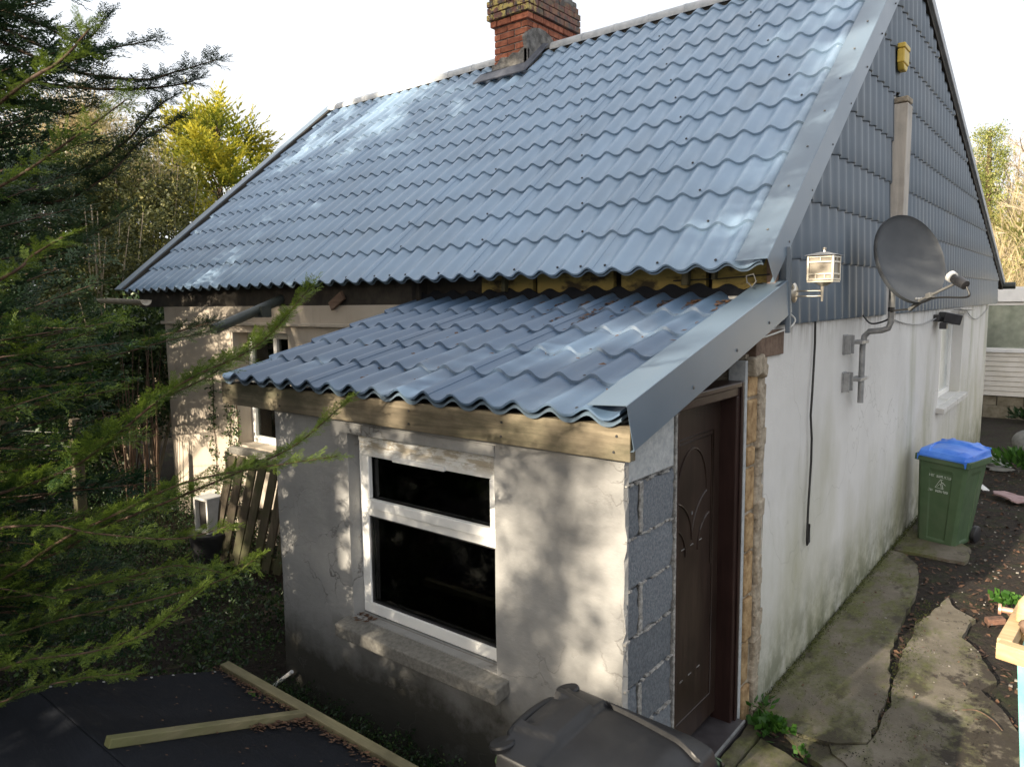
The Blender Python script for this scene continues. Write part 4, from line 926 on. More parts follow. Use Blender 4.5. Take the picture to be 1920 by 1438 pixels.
# ------------------------------------------------------------------ left yard: low felt-roofed shed with battens
sh = thing('felt_roof_shed', 'low black felt roof of a small shed with green battens, in front of the porch', 'shed', (-1.2, -2.9, 0))
F0, F1, FRY, FRZ, FEY, FEZ = -2.02, -.12, -3.05, .785, -2.20, .50
q = MB(); q.prism([(F0, FEY+.01, FEZ-.01), (F1, FEY+.01, FEZ-.01), (F1, FRY, FRZ), (F0, FRY, FRZ)], (0, 0, -.02)); q.prism([(F0, FRY, FRZ), (F1, FRY, FRZ), (F1, FRY-.85, FRZ-.30), (F0, FRY-.85, FRZ-.30)], (0, 0, -.02)); q.build('felt_sheet', m_felt, sh, .012)
q = MB(); q.prism([(F0+.03, FEY-.02, 0), (F0+.03, FEY-.02, FEZ-.04), (F0+.03, FRY, FRZ-.03), (F0+.03, FRY-.8, FRZ-.32), (F0+.03, FRY-.8, 0)], (F1-F0-.06, 0, 0)); q.build('shed_box', m_pallet, sh)
q = MB(); q.box(F0-.005, F1, FEY-.005, FEY+.045, FEZ-.02, FEZ+.025); q.build('edge_batten', m_batten, sh, .004)
sl_ = (FRZ-FEZ)/(FRY-FEY); q = MB(); xm = -1.30
q.bar((xm, FEY-.004, FEZ+.012), (xm+.005, FRY+.012, FRZ+.016), .043, .036); q.build('cross_batten', m_batteny, sh, .004)
for i in range(8):
    y = FEY-.06-.105*i; q = MB(); q.lathe([(.007, 0), (.006, .003), (0, .003)], (F0+.045+.01*math.sin(i*3), y, FEZ+(y-FEY)*sl_+.002), (0, -sl_, 1), 7); q.build('clout_nail', m_galv, sh)
lv = MB()
def leafbits(mb, n, fn, s0=.010, s1=.03):
    for i in range(n):
        p, nrm = fn(); nrm = Vector(nrm); a = (nrm.orthogonal()); a.rotate(Matrix.Rotation(random.uniform(0, 6.28), 3, nrm)); a.normalize(); b = nrm.cross(a).normalized(); s = random.uniform(s0, s1); w = s*random.uniform(.25, .6)
        c = Vector(p)+nrm*random.uniform(.002, .012); h1, h2 = random.uniform(-.3, .6)*w, random.uniform(-.3, .6)*w
        mb.add([c-a*s, c-b*w+nrm*h1, c+a*s, c+b*w+nrm*h2], [(0, 1, 2), (0, 2, 3)])
def f1():
    x = random.uniform(F0, F1); k = abs(random.gauss(0, .035)); y = FEY-.008-k; return (x, y, FEZ+(y-FEY)*sl_), (0, -sl_*.9, 1)
leafbits(lv, 520, f1, .006, .018)
def f2():
    t = random.uniform(0, .3); y = FEY-t; x = xm+.03+abs(random.gauss(0, .03)); return (x, y, FEZ+(y-FEY)*sl_), (0, -sl_, 1)
leafbits(lv, 130, f2, .006, .018)
def f3():
    x = random.uniform(F0, F1); y = FEY-random.uniform(.05, .82); return (x, y, FEZ+(y-FEY)*sl_), (0, -sl_, 1)
leafbits(lv, 90, f3, .004, .012)
lv.build('felt_leaf_litter', m_litter, sh, kind='stuff')
q = MB(); q.tube([(-2.44, -1.64, .02), (-2.40, -1.52, .05), (-2.36, -1.575, .08)][:1]+[(-2.30, -1.60, .14)], .012, 8)
tag(q.build('white_pipe_stick', m_white, None), 'short thin white stick leaning at the foot of the grey porch wall', 'stick')

# pallet, white cabinet, bucket
def pallet():
    t = thing('wooden_pallet', 'old weathered wooden pallet leaning upright against the porch side wall', 'pallet', (-3.6, -.8, 0))
    a0, a1 = np.array([-4.82, -.78, 0]), np.array([-3.98, -.56, 0]); t0 = at(462, 855, 6.55)
    a0, a1, t0 = Vector(a0), Vector(a1), Vector(t0); a0.z = a1.z = .02
    X = (a1-a0); w = X.length; X.normalize(); Z = (t0-a0); Z = (Z-X*Z.dot(X)*.55); h = Z.length; Z.normalize(); Nn = X.cross(Z).normalized()
    t.location = a0; WL[t.name] = Vector(a0)
    for i in range(7):
        q = MB(); c = a0+X*(w*(i+.5)/7+random.uniform(-.012, .012)); tl = Vector((random.uniform(-.02, .02), 0, 0))
        q.obox(c+Z*h/2, X*(w/7*.36), Nn*.009, Z*h/2*random.uniform(.96, 1.0)+X*random.uniform(-.01, .01)); q.build('slat', m_pallet, t, .004)
    for f in (.08, .5, .92):
        q = MB(); q.obox(a0+X*w/2+Z*h*f-Nn*.05, X*w/2, Nn*.04, Z*.045); q.build('bearer', m_pallet, t, .004)
    return t
pallet()
cab = thing('white_cabinet', 'discarded white box cabinet with a dark open front behind the pallet', 'cabinet', tuple(at(393, 990, 6.7)))
c0 = Vector(at(396, 968, 5.4)); ux = Vector(RT)*.82-Vector(FW)*.55; ux.z = 0; ux.normalize(); uy = Vector((-ux.y, ux.x, 0)); uz = Vector((0, 0, 1)); c0 = Vector(at(393, 962, 6.7))
q = MB(); W_, D_, H_ = .105, .09, .15
q.obox(c0+uz*H_, ux*W_, uy*D_, uz*.012); q.obox(c0-uz*H_, ux*W_, uy*D_, uz*.012)
q.obox(c0+ux*(W_-.012), ux*.012, uy*D_, uz*(H_-.012)); q.obox(c0-ux*(W_-.012), ux*.012, uy*D_, uz*(H_-.012)); q.build('case', m_sillw, cab, .004)
q = MB(); q.obox(c0-uy*(D_-.05), ux*(W_-.024), uy*.008, uz*(H_-.012)); q.build('dark_front', m_dark, cab)
q = MB(); q.obox(c0-ux*(W_-.012)-uy*.15*0-uy*(D_+.002), ux*.004, uy*.002, uz*.05); q.build('hinge', m_galv, cab)
bk = thing('storage_tub', 'dark plastic tub under the white cabinet beside the pallet', 'tub', (float(c0.x), float(c0.y), 0))
q = MB(); zt = float(c0.z)-H_-.014; q.lathe([(0, .0), (.15, 0), (.19, zt*.93), (.205, zt*.93), (.205, zt), (0, zt)], (c0.x, c0.y, 0), (0, 0, 1), 22); q.build('tub_shell', m_blackp, bk, smooth=35)

# broken gutter pieces under the left eave
q = MB(); vs = []; n = 9
for x, y, z in ((-7.95, -.26, 2.475), (-6.85, -.24, 2.44)):
    for rr in (.062, .056):
        for k in range(n): t = math.pi+math.pi*k/(n-1); vs.append((x, y+rr*math.cos(t), z+rr*math.sin(t)))
fs = [(k, k+1, 2*n+k+1, 2*n+k) for k in range(n-1)]+[(n+k, n+k+1, 3*n+k+1, 3*n+k) for k in range(n-1)]+[(0, n, 3*n, 2*n), (n-1, 2*n-1, 4*n-1, 3*n-1)]+[(k, k+1, n+k+1, n+k) for k in range(n-1)]+[(2*n+k, 2*n+k+1, 3*n+k+1, 3*n+k) for k in range(n-1)]
q.add(vs, fs); tag(q.build('gutter', m_gutter, None), 'short length of old pale gutter under the far left eave', 'gutter')
q = MB(); q.tube([at(640, 540, 7.3), at(540, 556, 7.0), at(480, 583, 6.7), at(400, 618, 6.3)], .045, 8); q.obox(at(493, 585, 6.75), (.06, 0, 0), (0, .05, 0), (0, 0, .05))
tag(q.build('broken_gutter', m_dkgutter, None, smooth=50), 'dark broken gutter hanging down at an angle from the cottage eave', 'gutter')

# ------------------------------------------------------------------ right edge: timber-edged box, litter, boulder
bx = thing('planter_box', 'timber-edged box with turquoise and red painted sides at the right edge', 'box', (1.6, -.2, 0))
c = Vector((1.185, -.43, .90)); top = .90
q = MB(); q.obox((1.185+.45, -.43+.028-.10, top-.035), (.46, -.10, 0), (.006, .028, 0), (0, 0, .036)); q.build('front_rail', m_newwood, bx, .004)
q = MB(); q.obox((1.185+.03, -.43+.33, top-.035), (.028, 0, 0), (.02, .28, 0), (0, 0, .036)); q.build('side_rail', m_newwood, bx, .004)
q = MB(); q.prism([(1.245, -.40, top-.075), (1.275, -.405, top-.075), (1.33, -.385, .0), (1.305, -.375, .0)], (.0, .03, 0)); q.build('corner_post', m_teal, bx, .003)
q = MB(); q.prism([(1.277, -.395, top-.08), (1.70, -.49, top-.08), (1.70, -.47, .42), (1.30, -.385, .42)], (0, .012, 0)); q.build('front_panel', m_red, bx)
q = MB(); q.prism([(1.285, -.40, .52), (1.70, -.49, .52), (1.70, -.487, .47), (1.288, -.397, .47)], (0, -.004, 0)); q.build('panel_strip', m_teal, bx)
q = MB(); q.prism([(1.30, -.385, .415), (1.70, -.47, .415), (1.70, -.44, .06), (1.325, -.37, .06)], (0, .012, 0)); q.build('lower_panel', m_teal, bx)
q = MB(); q.prism([(1.25, -.38, top-.08), (1.25, .16, top-.08), (1.32, .12, .02), (1.32, -.36, .02)], (.012, 0, 0)); q.build('side_panel', m_teal, bx)
q = MB(); q.prism([(1.27, -.38, .70), (2.1, -.55, .70), (2.1, .1, .70), (1.27, .14, .70)], (0, 0, .01)); q.build('box_soil', m_soil, bx)
jg = thing('white_jug', 'white rounded jug standing in the timber-edged box', 'jug', (1.35, .02, .71))
q = MB(); q.lathe([(0, 0), (.05, 0), (.065, .08), (.085, .20), (.075, .30), (.05, .345), (0, .36)], (1.335, .02, .71), (.05, 0, 1), 20); q.build('jug_body', m_white, jg, smooth=50)
sp_ = thing('wooden_paddle', 'pale wooden paddle shape leaning on the box rail in front of the white jug', 'paddle', (1.27, -.12, .71))
q = MB(); q.tube([(1.275, -.13, .71), (1.262, -.115, .80), (1.250, -.10, .90), (1.250, -.085, .98), (1.255, -.075, 1.02)], [.014, .030, .040, .034, .012], 12); q.build('paddle_blade', m_newwood, sp_, smooth=60)
sn = MB(); sn.lathe([(0, -.026), (.018, -.024), (.033, -.008), (.036, .0), (.033, .010), (.018, .024), (0, .026)], (1.262, -.175, .90), (.3, 1, .1), 16); tag(sn.build('brown_snail_shell', m_brownwood, None, smooth=50), 'small brown snail shell on the pale paddle by the box rail', 'shell')
q = MB(); q.lathe([(0, 0), (.026, 0), (.026, .012), (.014, .016), (.014, .06), (0, .06)], (1.135, .02, .885), (1, .1, .0), 14); tag(q.build('copper_stub', m_copper, None, smooth=40), 'pink copper pipe stub sticking out past the timber rail of the box', 'pipe')

def blob(name, c, ax, mat, seed, amp=.25, n=10):
    rr = random.Random(seed); q = MB(); vs = []; fs = []
    for i in range(n+1):
        for k in range(2*n):
            th = math.pi*i/n; ph = math.pi*k/n
            d_ = 1+amp*math.sin(3*th+seed)*math.cos(2*ph+seed*2)+amp*.5*math.sin(5*ph+seed+2*th)*math.sin(th)
            vs.append((c[0]+ax[0]*d_*math.sin(th)*math.cos(ph), c[1]+ax[1]*d_*math.sin(th)*math.sin(ph), c[2]+ax[2]*d_*math.cos(th)))
    for i in range(n):
        for k in range(2*n): fs.append((i*2*n+k, i*2*n+(k+1) % (2*n), (i+1)*2*n+(k+1) % (2*n), (i+1)*2*n+k))
    q.add(vs, fs); return q.build(name, mat, None, smooth=50)
tag(blob('boulder', (.78, 9.2, .14), (.30, .28, .24), m_boulder, 2, .06, 14), 'big smooth grey boulder on the soil at the right edge', 'boulder')
tag(blob('crumpled_sheet', (.36, 8.0, .04), (.17, .24, .09), m_rag, 5, .35), 'crumpled dirty white plastic sheet behind the blue-lidded bin', 'plastic sheet')
tag(blob('grey_rag', (.47, 7.75, .01), (.16, .10, .03), m_boulder, 8, .3), 'flat grey scrap lying next to the crumpled white sheet', 'scrap')
q = MB(); q.bar((.37, 6.55, .02), (.47, 6.25, .03), .075, .015); tag(q.build('white_bracket', m_white, None, .006), 'white plastic strip lying on the soil right of the blue-lidded bin', 'plastic strip')
q = MB(); q.prism(ragged([(.55, 6.35), (.95, 6.2), (1.0, 5.95), (.75, 5.9), (.66, 6.05), (.55, 6.1)], .06, .02, 4) and [(x, y, .012+.012*math.sin(x*30+y*20)) for x, y in ragged([(.55, 6.35), (.95, 6.2), (1.0, 5.95), (.75, 5.9), (.66, 6.05), (.55, 6.1)], .06, .02, 4)], (0, 0, .018)); tag(q.build('pink_cloth', m_pink, None), 'flat faded pink cloth lying on the dark soil at right', 'cloth')
tag(blob('paper_scrap', (.66, 8.75, .03), (.09, .10, .05), m_rag, 11, .4), 'white paper scrap beside the grey boulder', 'paper')
for i, (x, y, rz, lab) in enumerate(((.965, 2.10, .5, 'broken brown brick on the soil beyond the end of the concrete path'), (.93, 2.62, .2, 'small dark brown brick fragment beside the bright green weed'))):
    q = MB(); q.obox((x, y, .025), (.06*math.cos(rz), .06*math.sin(rz), .008), (-.035*math.sin(rz), .035*math.cos(rz), 0), (0, 0, .022)); tag(q.build('brick_piece', m_brickl2, None, .008), lab, 'brick')
q = MB(); q.tube(smooth_path([(.95, .63, .02), (1.02, .66, .026), (1.10, .61, .022), (1.15, .54, .015)], 18), .0035, 6); tag(q.build('dry_stick', m_bark, None), 'thin brown dry stick lying on the concrete at right', 'stick')

# ------------------------------------------------------------------ caravan behind
cv = thing('static_caravan', 'white static caravan with net-curtained window behind the cottage', 'caravan', (1.5, 13, 0))
KX0, KX1, KY, KZ0 = -1.2, 5.0, 13.0, .40
q = MB(); q.box(KX0, KX1, KY+.03, KY+3.2, KZ0, 2.35); q.build('body', m_plank, cv)
nz = 9
for i in range(nz):
    z = KZ0+(1.27-KZ0)*i/nz; h = (1.27-KZ0)/nz; q = MB(); q.prism([(KX0, KY+.03, z), (KX0, KY+.005, z+.004), (KX0, KY+.016, z+h-.006), (KX0, KY+.03, z+h-.004)], (KX1-KX0, 0, 0)); q.build('cladding_plank', m_plank, cv)
q = MB(); frame(q, lambda u, v, d_: (u, KY-.01+d_, v), -.75, 2.4, 1.29, 2.215, .05, .04); q.box(.42, .46, KY-.008, KY+.02, 1.34, 2.165); cw = q.build('window', m_upvc, cv, .004)
q = MB(); q.box(-.70, 2.35, KY+.008, KY+.012, 1.34, 2.165); q.build('pane', m_clear, cw)
cur = MB()
xs = np.linspace(-.70, 2.35, 120); 
vs = [(x, KY+.022+.006*math.sin(x*42), z) for z in (1.34, 2.165) for x in xs]; n = len(xs)
cur.add(vs, [(i, i+1, n+i+1, n+i) for i in range(n-1)]); cur.build('net_curtain', m_curtain, cw)
q = MB(); q.box(KX0, KX1, KY-.02, KY+.028, 1.255, 1.285); q.build('window_ledge', m_teal if False else m_white, cv, .004)
q = MB(); q.box(KX0-.03, KX1+.03, KY-.06, KY+.028, 2.235, 2.47); q.build('fascia', m_white, cv, .006)
q = MB(); q.box(KX0-.03, KX1+.03, KY-.04, KY+3.25, 2.475, 2.52); q.build('roof_panel', m_white, cv)
for i in range(14):
    q = MB(); x = KX0+.44*i; q.box(x+.006, x+.434, KY+.05, KY+.15, -.05, .20); q.build('base_block', m_bases, cv, .006)
    q = MB(); q.box(x-.2, x+.226, KY+.05, KY+.15, .205, .385); q.build('base_block', m_bases, cv, .006)

# ------------------------------------------------------------------ vegetation
def strip(V_, F_, T_, p0, p1, w, nrm, t0, t1, taper=.3):
    p0, p1 = np.asarray(p0, float), np.asarray(p1, float); d_ = p1-p0; sd = np.cross(d_, nrm); sd /= (np.linalg.norm(sd)+1e-9)
    b = len(V_); m = p0+d_*.55
    V_ += [p0-sd*w*.35, p0+sd*w*.35, m+sd*w*.5, p1+sd*w*taper*.5, p1-sd*w*taper*.5, m-sd*w*.5]; T_ += [t0, t0, (t0+t1)/2, t1, t1, (t0+t1)/2]
    F_ += [(b, b+1, b+2, b+5), (b+5, b+2, b+3, b+4)]
def kite(V_, F_, T_, p0, p1, w, nrm, t0, t1):
    p0, p1 = np.asarray(p0, float), np.asarray(p1, float); d_ = p1-p0; sd = np.cross(d_, nrm); sd /= (np.linalg.norm(sd)+1e-9); b = len(V_); m = p0+d_*.5
    V_ += [p0, m+sd*w*.55, p1, m-sd*w*.55]; T_ += [t0, (t0+t1)/2, t1, (t0+t1)/2]; F_ += [(b, b+1, b+2, b+3)]
def spray(seed, nb, ns, w=.020, ls=.42):
    r = np.random.default_rng(seed); V_, F_, T_ = [], [], []
    curve = lambda x: np.array([x, .03*math.sin(x*3+seed), -.05*x*x])
    for i in range(4): kite(V_, F_, T_, curve(i/4), curve((i+1.15)/4), w*1.0*(1.2-i/5), (0, .3, 1), .25+.5*i/4, .25+.5*(i+1)/4)
    for i in range(nb):
        x = .06+.92*i/nb; sd = 1 if i % 2 else -1; l = ls*(1-.80*x)**.8*r.uniform(.7, 1.15)+.03; a = R(r.uniform(30, 46)); tz = r.uniform(-.30, .30)
        p = curve(x); d_ = np.array([math.cos(a), sd*math.sin(a), tz]); q = p+d_*l; q[2] -= l*l*.25
        nrm = np.array([0, r.uniform(-.6, .6), 1.0]); tb = .25+.45*x
        kite(V_, F_, T_, p, q, w, nrm, tb, tb+.3)
        k = max(1, int(ns*l/ls))
        for j in range(k):
            f = (j+.6)/(k+.4)
            for s2 in (1, -1):
                l2 = l*.36*(1-.55*f)*r.uniform(.7, 1.2); a2 = a*sd+s2*R(r.uniform(28, 48)); pp = p+(q-p)*f
                qq = pp+np.array([math.cos(a2), math.sin(a2), tz+r.uniform(-.35, .35)])*l2
                kite(V_, F_, T_, pp, qq, w*.95, np.array([r.uniform(-.5, .5), r.uniform(-.7, .7), 1]), tb+.15, tb+.15+.25*f+.15)
    return np.array(V_), np.array(F_), np.array(T_)
def leafclump(seed, n, l=.18, w=.10, spread=1.0):
    r = np.random.default_rng(seed); V_, F_, T_ = [], [], []
    for i in range(n):
        p = np.array([r.uniform(0, 1), 0, 0])+r.normal(0, .16*spread, 3); d_ = np.array([.5, 0, 0])+r.normal(0, .6, 3); d_ /= np.linalg.norm(d_); t = r.uniform(.1, .9)
        kite(V_, F_, T_, p, p+d_*l*r.uniform(.6, 1.3), w*r.uniform(.7, 1.2), r.normal(0, 1, 3), t, t)
    return np.array(V_), np.array(F_), np.array(T_)
def twigclump(seed, n, w=.012):
    r = np.random.default_rng(seed); V_, F_, T_ = [], [], []
    for i in range(n):
        p = np.array([r.uniform(0, .5), 0, 0])+r.normal(0, .09, 3); d_ = np.array([1, 0, 0])+r.normal(0, .45, 3); l = r.uniform(.25, .7); t = r.uniform(.2, .9)
        q = p+d_*l; kite(V_, F_, T_, p, q, w, r.normal(0, 1, 3), t, t)
    return np.array(V_), np.array(F_), np.array(T_)
class Inst:
    def __init__(s, protos): s.pr = protos; s.it = [[] for _ in protos]
    def add(s, pos, dirv, up, scale, tint=0.0, k=None):
        x = np.asarray(dirv, float); x = x/(np.linalg.norm(x)+1e-9); u = np.asarray(up, float); y = np.cross(u, x); ny = np.linalg.norm(y)
        if ny < 1e-4: y = np.cross((1, 0, .3), x); ny = np.linalg.norm(y)
        y /= ny; z = np.cross(x, y); s.it[rng.integers(len(s.pr)) if k is None else k].append((np.asarray(pos, float), np.stack([x, y, z], 1)*scale, tint))
    def count(s): return sum(len(a) for a in s.it)
    def build(s, name, mat, parent=None, kind=None):
        Vs, Fs, Ts, b = [], [], [], 0
        for (V_, F_, T_), its in zip(s.pr, s.it):
            if not its: continue
            Mx = np.stack([i[1] for i in its]); P = np.stack([i[0] for i in its]); t = np.array([i[2] for i in its])
            W_ = np.einsum('kij,nj->kni', Mx, V_)+P[:, None, :]; k, n = len(its), len(V_)
            Vs.append(W_.reshape(-1, 3)); Ts.append((T_[None, :]+t[:, None]).reshape(-1))
            Fs.append((F_[None]+(np.arange(k)*n)[:, None, None]+b).reshape(-1, 4)); b += k*n
        return np_obj(name, np.concatenate(Vs), np.concatenate(Fs), mat, parent, np.concatenate(Ts), kind)
HI = [spray(i, 17, 6, .022, .40) for i in range(6)]
MID = [spray(i+20, 13, 4, .036) for i in range(5)]
FAR = [spray(i+60, 10, 3, .052) for i in range(5)]
LOW = [spray(i+40, 9, 2, .06) for i in range(4)]
CLUMP = [leafclump(i, 22) for i in range(4)]
TWIG = [twigclump(i, 16) for i in range(4)]

def rnd_dir(): v = rng.normal(0, 1, 3); return v/np.linalg.norm(v)
def branch(parent, pts, r0, L0, L1, ds, protos, mat, tint=0, tip_tint=.25, start=.0, up=(0, 0, 1), wood=m_twig, droop=0, name='branch', lift=.35, r1=.002):
    path = smooth_path(pts, 26); n = len(path)
    q = MB(); q.tube(path, [r0+(r1-r0)*(i/(n-1)) for i in range(n)], 6, False); bo = q.build(name, wood, parent, smooth=60)
    cum = np.concatenate([[0], np.cumsum([np.linalg.norm(b-a) for a, b in zip(path, path[1:])])]); tot = cum[-1]
    ins = Inst(protos); s = tot*start; k = 0; up = np.array(up, float)
    while s < tot:
        i = min(n-2, int(np.searchsorted(cum, s, 'right')-1)); f = (s-cum[i])/(cum[i+1]-cum[i]); p = path[i]+(path[i+1]-path[i])*f; T = path[i+1]-path[i]; T /= np.linalg.norm(T)
        fr = s/tot; sd = np.cross(T, up); sd /= np.linalg.norm(sd)+1e-9; sgn = 1 if k % 2 else -1
        a = R(rng.uniform(25, 55)); L = (L0+(L1-L0)*fr)*rng.uniform(.7, 1.25); ang = rng.uniform(-.9, .9)
        side = sd*sgn*math.cos(ang)+up*math.sin(ang)
        d_ = T*math.cos(a)+side*math.sin(a)+up*(lift*.5-droop*(1-fr)); ins.add(p, d_, up+rnd_dir()*.5, L, tint+tip_tint*fr**2+rng.normal(0, .06))
        s += ds*rng.uniform(.6, 1.4)*(1.1-.5*fr); k += 1
    T = path[-1]-path[-3]; ins.add(path[-1]-T*.3, T, up, L1*1.2, tint+tip_tint); ins.add(path[-2], T+rnd_dir()*.15, up, L1*1.1, tint+tip_tint)
    ins.build('foliage', mat, bo); return bo
def PX(*a): return [at(u, v, d_) for u, v, d_ in a]

# foreground cypress: trunk just left of the frame, long boughs reaching in
T1 = np.array([-3.75, -3.75, 0.0])
fc = thing('cypress_tree', 'foreground green cypress whose long boughs with yellow tips reach across the left side', 'tree', tuple(T1))
q = MB(); q.tube([(T1[0], T1[1], -.1), (T1[0]+.05, T1[1], 1.5), (T1[0]-.02, T1[1]+.05, 4), (T1[0], T1[1], 7.5)], [.16, .13, .09, .02], 10); q.build('trunk', m_bark, fc, smooth=60)
def tk(z): return T1+np.array([.03, .02, z])
main = [
 ([tk(3.0), *PX((-260, 420, 2.6), (0, 193, 1.75), (110, 117, 1.62), (168, 55, 1.55))], .012, .13, .07, .035, .15),
 ([tk(2.6), *PX((-200, 440, 3.0), (0, 350, 2.55), (150, 250, 2.4), (240, 185, 2.35))], .014, .20, .08, .030, -.05),
 ([tk(2.5), *PX((-220, 620, 2.4), (0, 524, 1.8), (60, 480, 1.75), (118, 444, 1.7))], .010, .10, .06, .028, .38),
 ([tk(1.6), *PX((-150, 980, 3.4), (0, 925, 3.2), (150, 868, 3.05), (330, 725, 2.9), (480, 650, 2.8), (582, 538, 2.7))], .017, .30, .08, .026, .0),
 ([tk(1.4), *PX((-100, 900, 3.5), (120, 860, 3.4), (280, 760, 3.3), (400, 700, 3.2), (520, 610, 3.1))], .012, .26, .09, .03, -.05),
 ([tk(1.1), *PX((-100, 1120, 3.2), (120, 1010, 3.05), (235, 955, 2.95), (345, 905, 2.85), (470, 880, 2.8), (632, 855, 2.7))], .014, .25, .07, .028, .03),
 ([tk(1.2), *PX((0, 1060, 3.2), (200, 985, 3.1), (340, 930, 3.0), (470, 875, 2.95), (560, 830, 2.85), (658, 745, 2.75))], .013, .24, .08, .028, .0),
 ([tk(.8), *PX((-100, 1260, 2.9), (60, 1235, 2.7), (170, 1222, 2.6), (275, 1185, 2.5), (384, 1098, 2.42))], .011, .19, .07, .026, .08),
 ([tk(.7), *PX((-60, 1200, 3.2), (120, 1160, 3.1), (300, 1120, 3.0), (420, 1085, 2.9), (486, 1042, 2.85))], .010, .20, .08, .03, -.08),
 ([tk(.8), *PX((-80, 1130, 3.3), (100, 1110, 3.2), (250, 1080, 3.1), (330, 1060, 3.05), (425, 1075, 3.0))], .010, .22, .09, .03, -.05),
 ([tk(1.2), *PX((-80, 700, 3.6), (100, 690, 3.6), (200, 670, 3.6), (310, 640, 3.6), (400, 620, 3.6))], .014, .22, .08, .03, -.22),
 ([tk(.9), *PX((-80, 1010, 3.0), (80, 985, 2.9), (180, 1000, 2.85), (330, 1010, 2.8), (432, 985, 2.75))], .010, .20, .08, .03, .02),
 ([tk(.6), *PX((-80, 1320, 2.9), (60, 1290, 2.8), (160, 1270, 2.75), (250, 1262, 2.7))], .008, .16, .07, .03, -.05),
]
for pts, r0, L0, L1, ds, tn in main:
    branch(fc, pts, r0*.62, L0*.84, L1*.90, ds*.62, HI, m_leaf, tn-.06, .38, .10, lift=.45)
for i in range(30):
    u, v = rng.uniform(-60, 400), rng.uniform(560, 1230)
    if u > 300 and v < 820: u -= 160
    if u > 250 and v > 1120: u -= 150
    d_ = rng.uniform(2.9, 4.2); e = at(u, v, d_); s_ = tk(max(.2, e[2]*.75+.25)); mid = (s_+e)/2+np.array([0, 0, rng.uniform(-.15, .15)])
    branch(fc, [s_, mid, e], .010, .25, .10, .044, MID, m_leaf, rng.uniform(-.22, .05), .22, .25)
for i in range(40):   # inner mass, its shade put into a darker tint
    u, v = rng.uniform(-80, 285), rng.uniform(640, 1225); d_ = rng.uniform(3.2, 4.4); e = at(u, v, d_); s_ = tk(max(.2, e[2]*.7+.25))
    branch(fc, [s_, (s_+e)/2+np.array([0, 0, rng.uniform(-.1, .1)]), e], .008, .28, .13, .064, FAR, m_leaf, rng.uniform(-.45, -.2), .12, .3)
for i in range(32):   # upper crown above and behind the frame edge
    a = rng.uniform(0, 6.28); z = rng.uniform(2.6, 7.0); L = (7.6-z)*.34*rng.uniform(.8, 1.1)+.3; e = tk(z)+np.array([math.cos(a)*L, math.sin(a)*L, .35*L])
    pu = e-CAM; dep = pu@FW
    if dep > 0 and 960+FPX*(pu@RT)/dep > 60: continue
    branch(fc, [tk(z), tk(z)+(e-tk(z))*.5+np.array([0, 0, .05]), e], .012, .36, .16, .055, LOW, m_leaf, -.05, .2, .2)

for i in range(16):   # unseen high boughs added over shed and yard to block skylight
    z = rng.uniform(3.6, 5.2); e = np.array([rng.uniform(-1.9, .4), rng.uniform(-4.6, -2.7), z+rng.uniform(.3, .9)])
    branch(fc, [tk(z), (tk(z)+e)/2+np.array([0, 0, .15]), e], .02, .50, .24, .05, LOW, m_leaf, -.1, .15, .2)
for i in range(90):   # dense interior at the left edge, shade put into darker foliage
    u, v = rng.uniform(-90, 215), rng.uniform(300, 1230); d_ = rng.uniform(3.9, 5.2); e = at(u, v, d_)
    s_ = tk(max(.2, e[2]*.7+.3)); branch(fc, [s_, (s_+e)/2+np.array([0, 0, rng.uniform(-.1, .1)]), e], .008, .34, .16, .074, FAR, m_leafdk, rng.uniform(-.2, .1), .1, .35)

# a second, darker cypress further back at the upper left
def conifer(name, label, base, H_, Rw, n, protos, mat, size, tint=0, dirbias=None, trunk_mat=m_bark, group=None, cull=None, shape=.8, z0=.12, lean=(0, 0)):
    t = thing(name, label, 'tree', base, group=group); b = np.array(base, float)
    ax = lambda z: b+np.array([lean[0]*z/H_, lean[1]*z/H_, z])
    q = MB(); q.tube([b+np.array([0, 0, -.1]), ax(H_*.5), ax(H_)], [H_*.022, H_*.014, .02], 8); 
    tr = q.build('trunk', trunk_mat, t, smooth=60); ins = Inst(protos); lm = MB()
    nl = max(30, n//14)
    for i in range(nl):
        f = z0+(1-z0)*(i+rng.uniform(0, 1))/nl; z = f*H_; a = rng.uniform(0, 6.283); L = Rw*((1-f)**shape+.05)*rng.uniform(.72, 1.18)
        e = ax(z)+np.array([math.cos(a)*L, math.sin(a)*L, L*.30]); s_ = ax(z-.05*H_)
        if cull and cull(e): continue
        lm.tube([s_, (s_+e)/2-np.array([0, 0, .04*L]), e], [.006*H_*.5, .004*H_*.5, .003], 4, False)
        k = max(5, int(n/nl*(.4+L/Rw)))
        for j in range(k):
            g_ = 1-rng.uniform(0, 1)**1.6*.75; p = s_+(e-s_)*g_+rng.normal(0, .05*Rw, 3)*(1.1-.5*g_); d_ = (e-s_)/L*.8+rnd_dir()*.55+np.array([0, 0, .15])
            ins.add(p, d_, np.array([0, 0, 1])+rnd_dir()*.5, size*rng.uniform(.6, 1.25), tint+.35*(g_-.6)+rng.normal(0, .10))
    lm.build('limbs', trunk_mat, t, kind='stuff'); ins.build('crown', mat, t); return t
dk = thing('cypress_tree', 'tall dark shaded cypress at the upper left corner with drooping boughs against the sky', 'tree', (-8.3, -2.2, 0))
D1 = np.array([-8.3, -2.2, 0.0]); q = MB(); q.tube([D1, D1+np.array([0, 0, 4.5]), D1+np.array([.1, .1, 9])], [.24, .18, .05], 9); q.build('trunk', m_bark, dk, smooth=60)
def dkp(z): return D1+np.array([.02, .02, z])
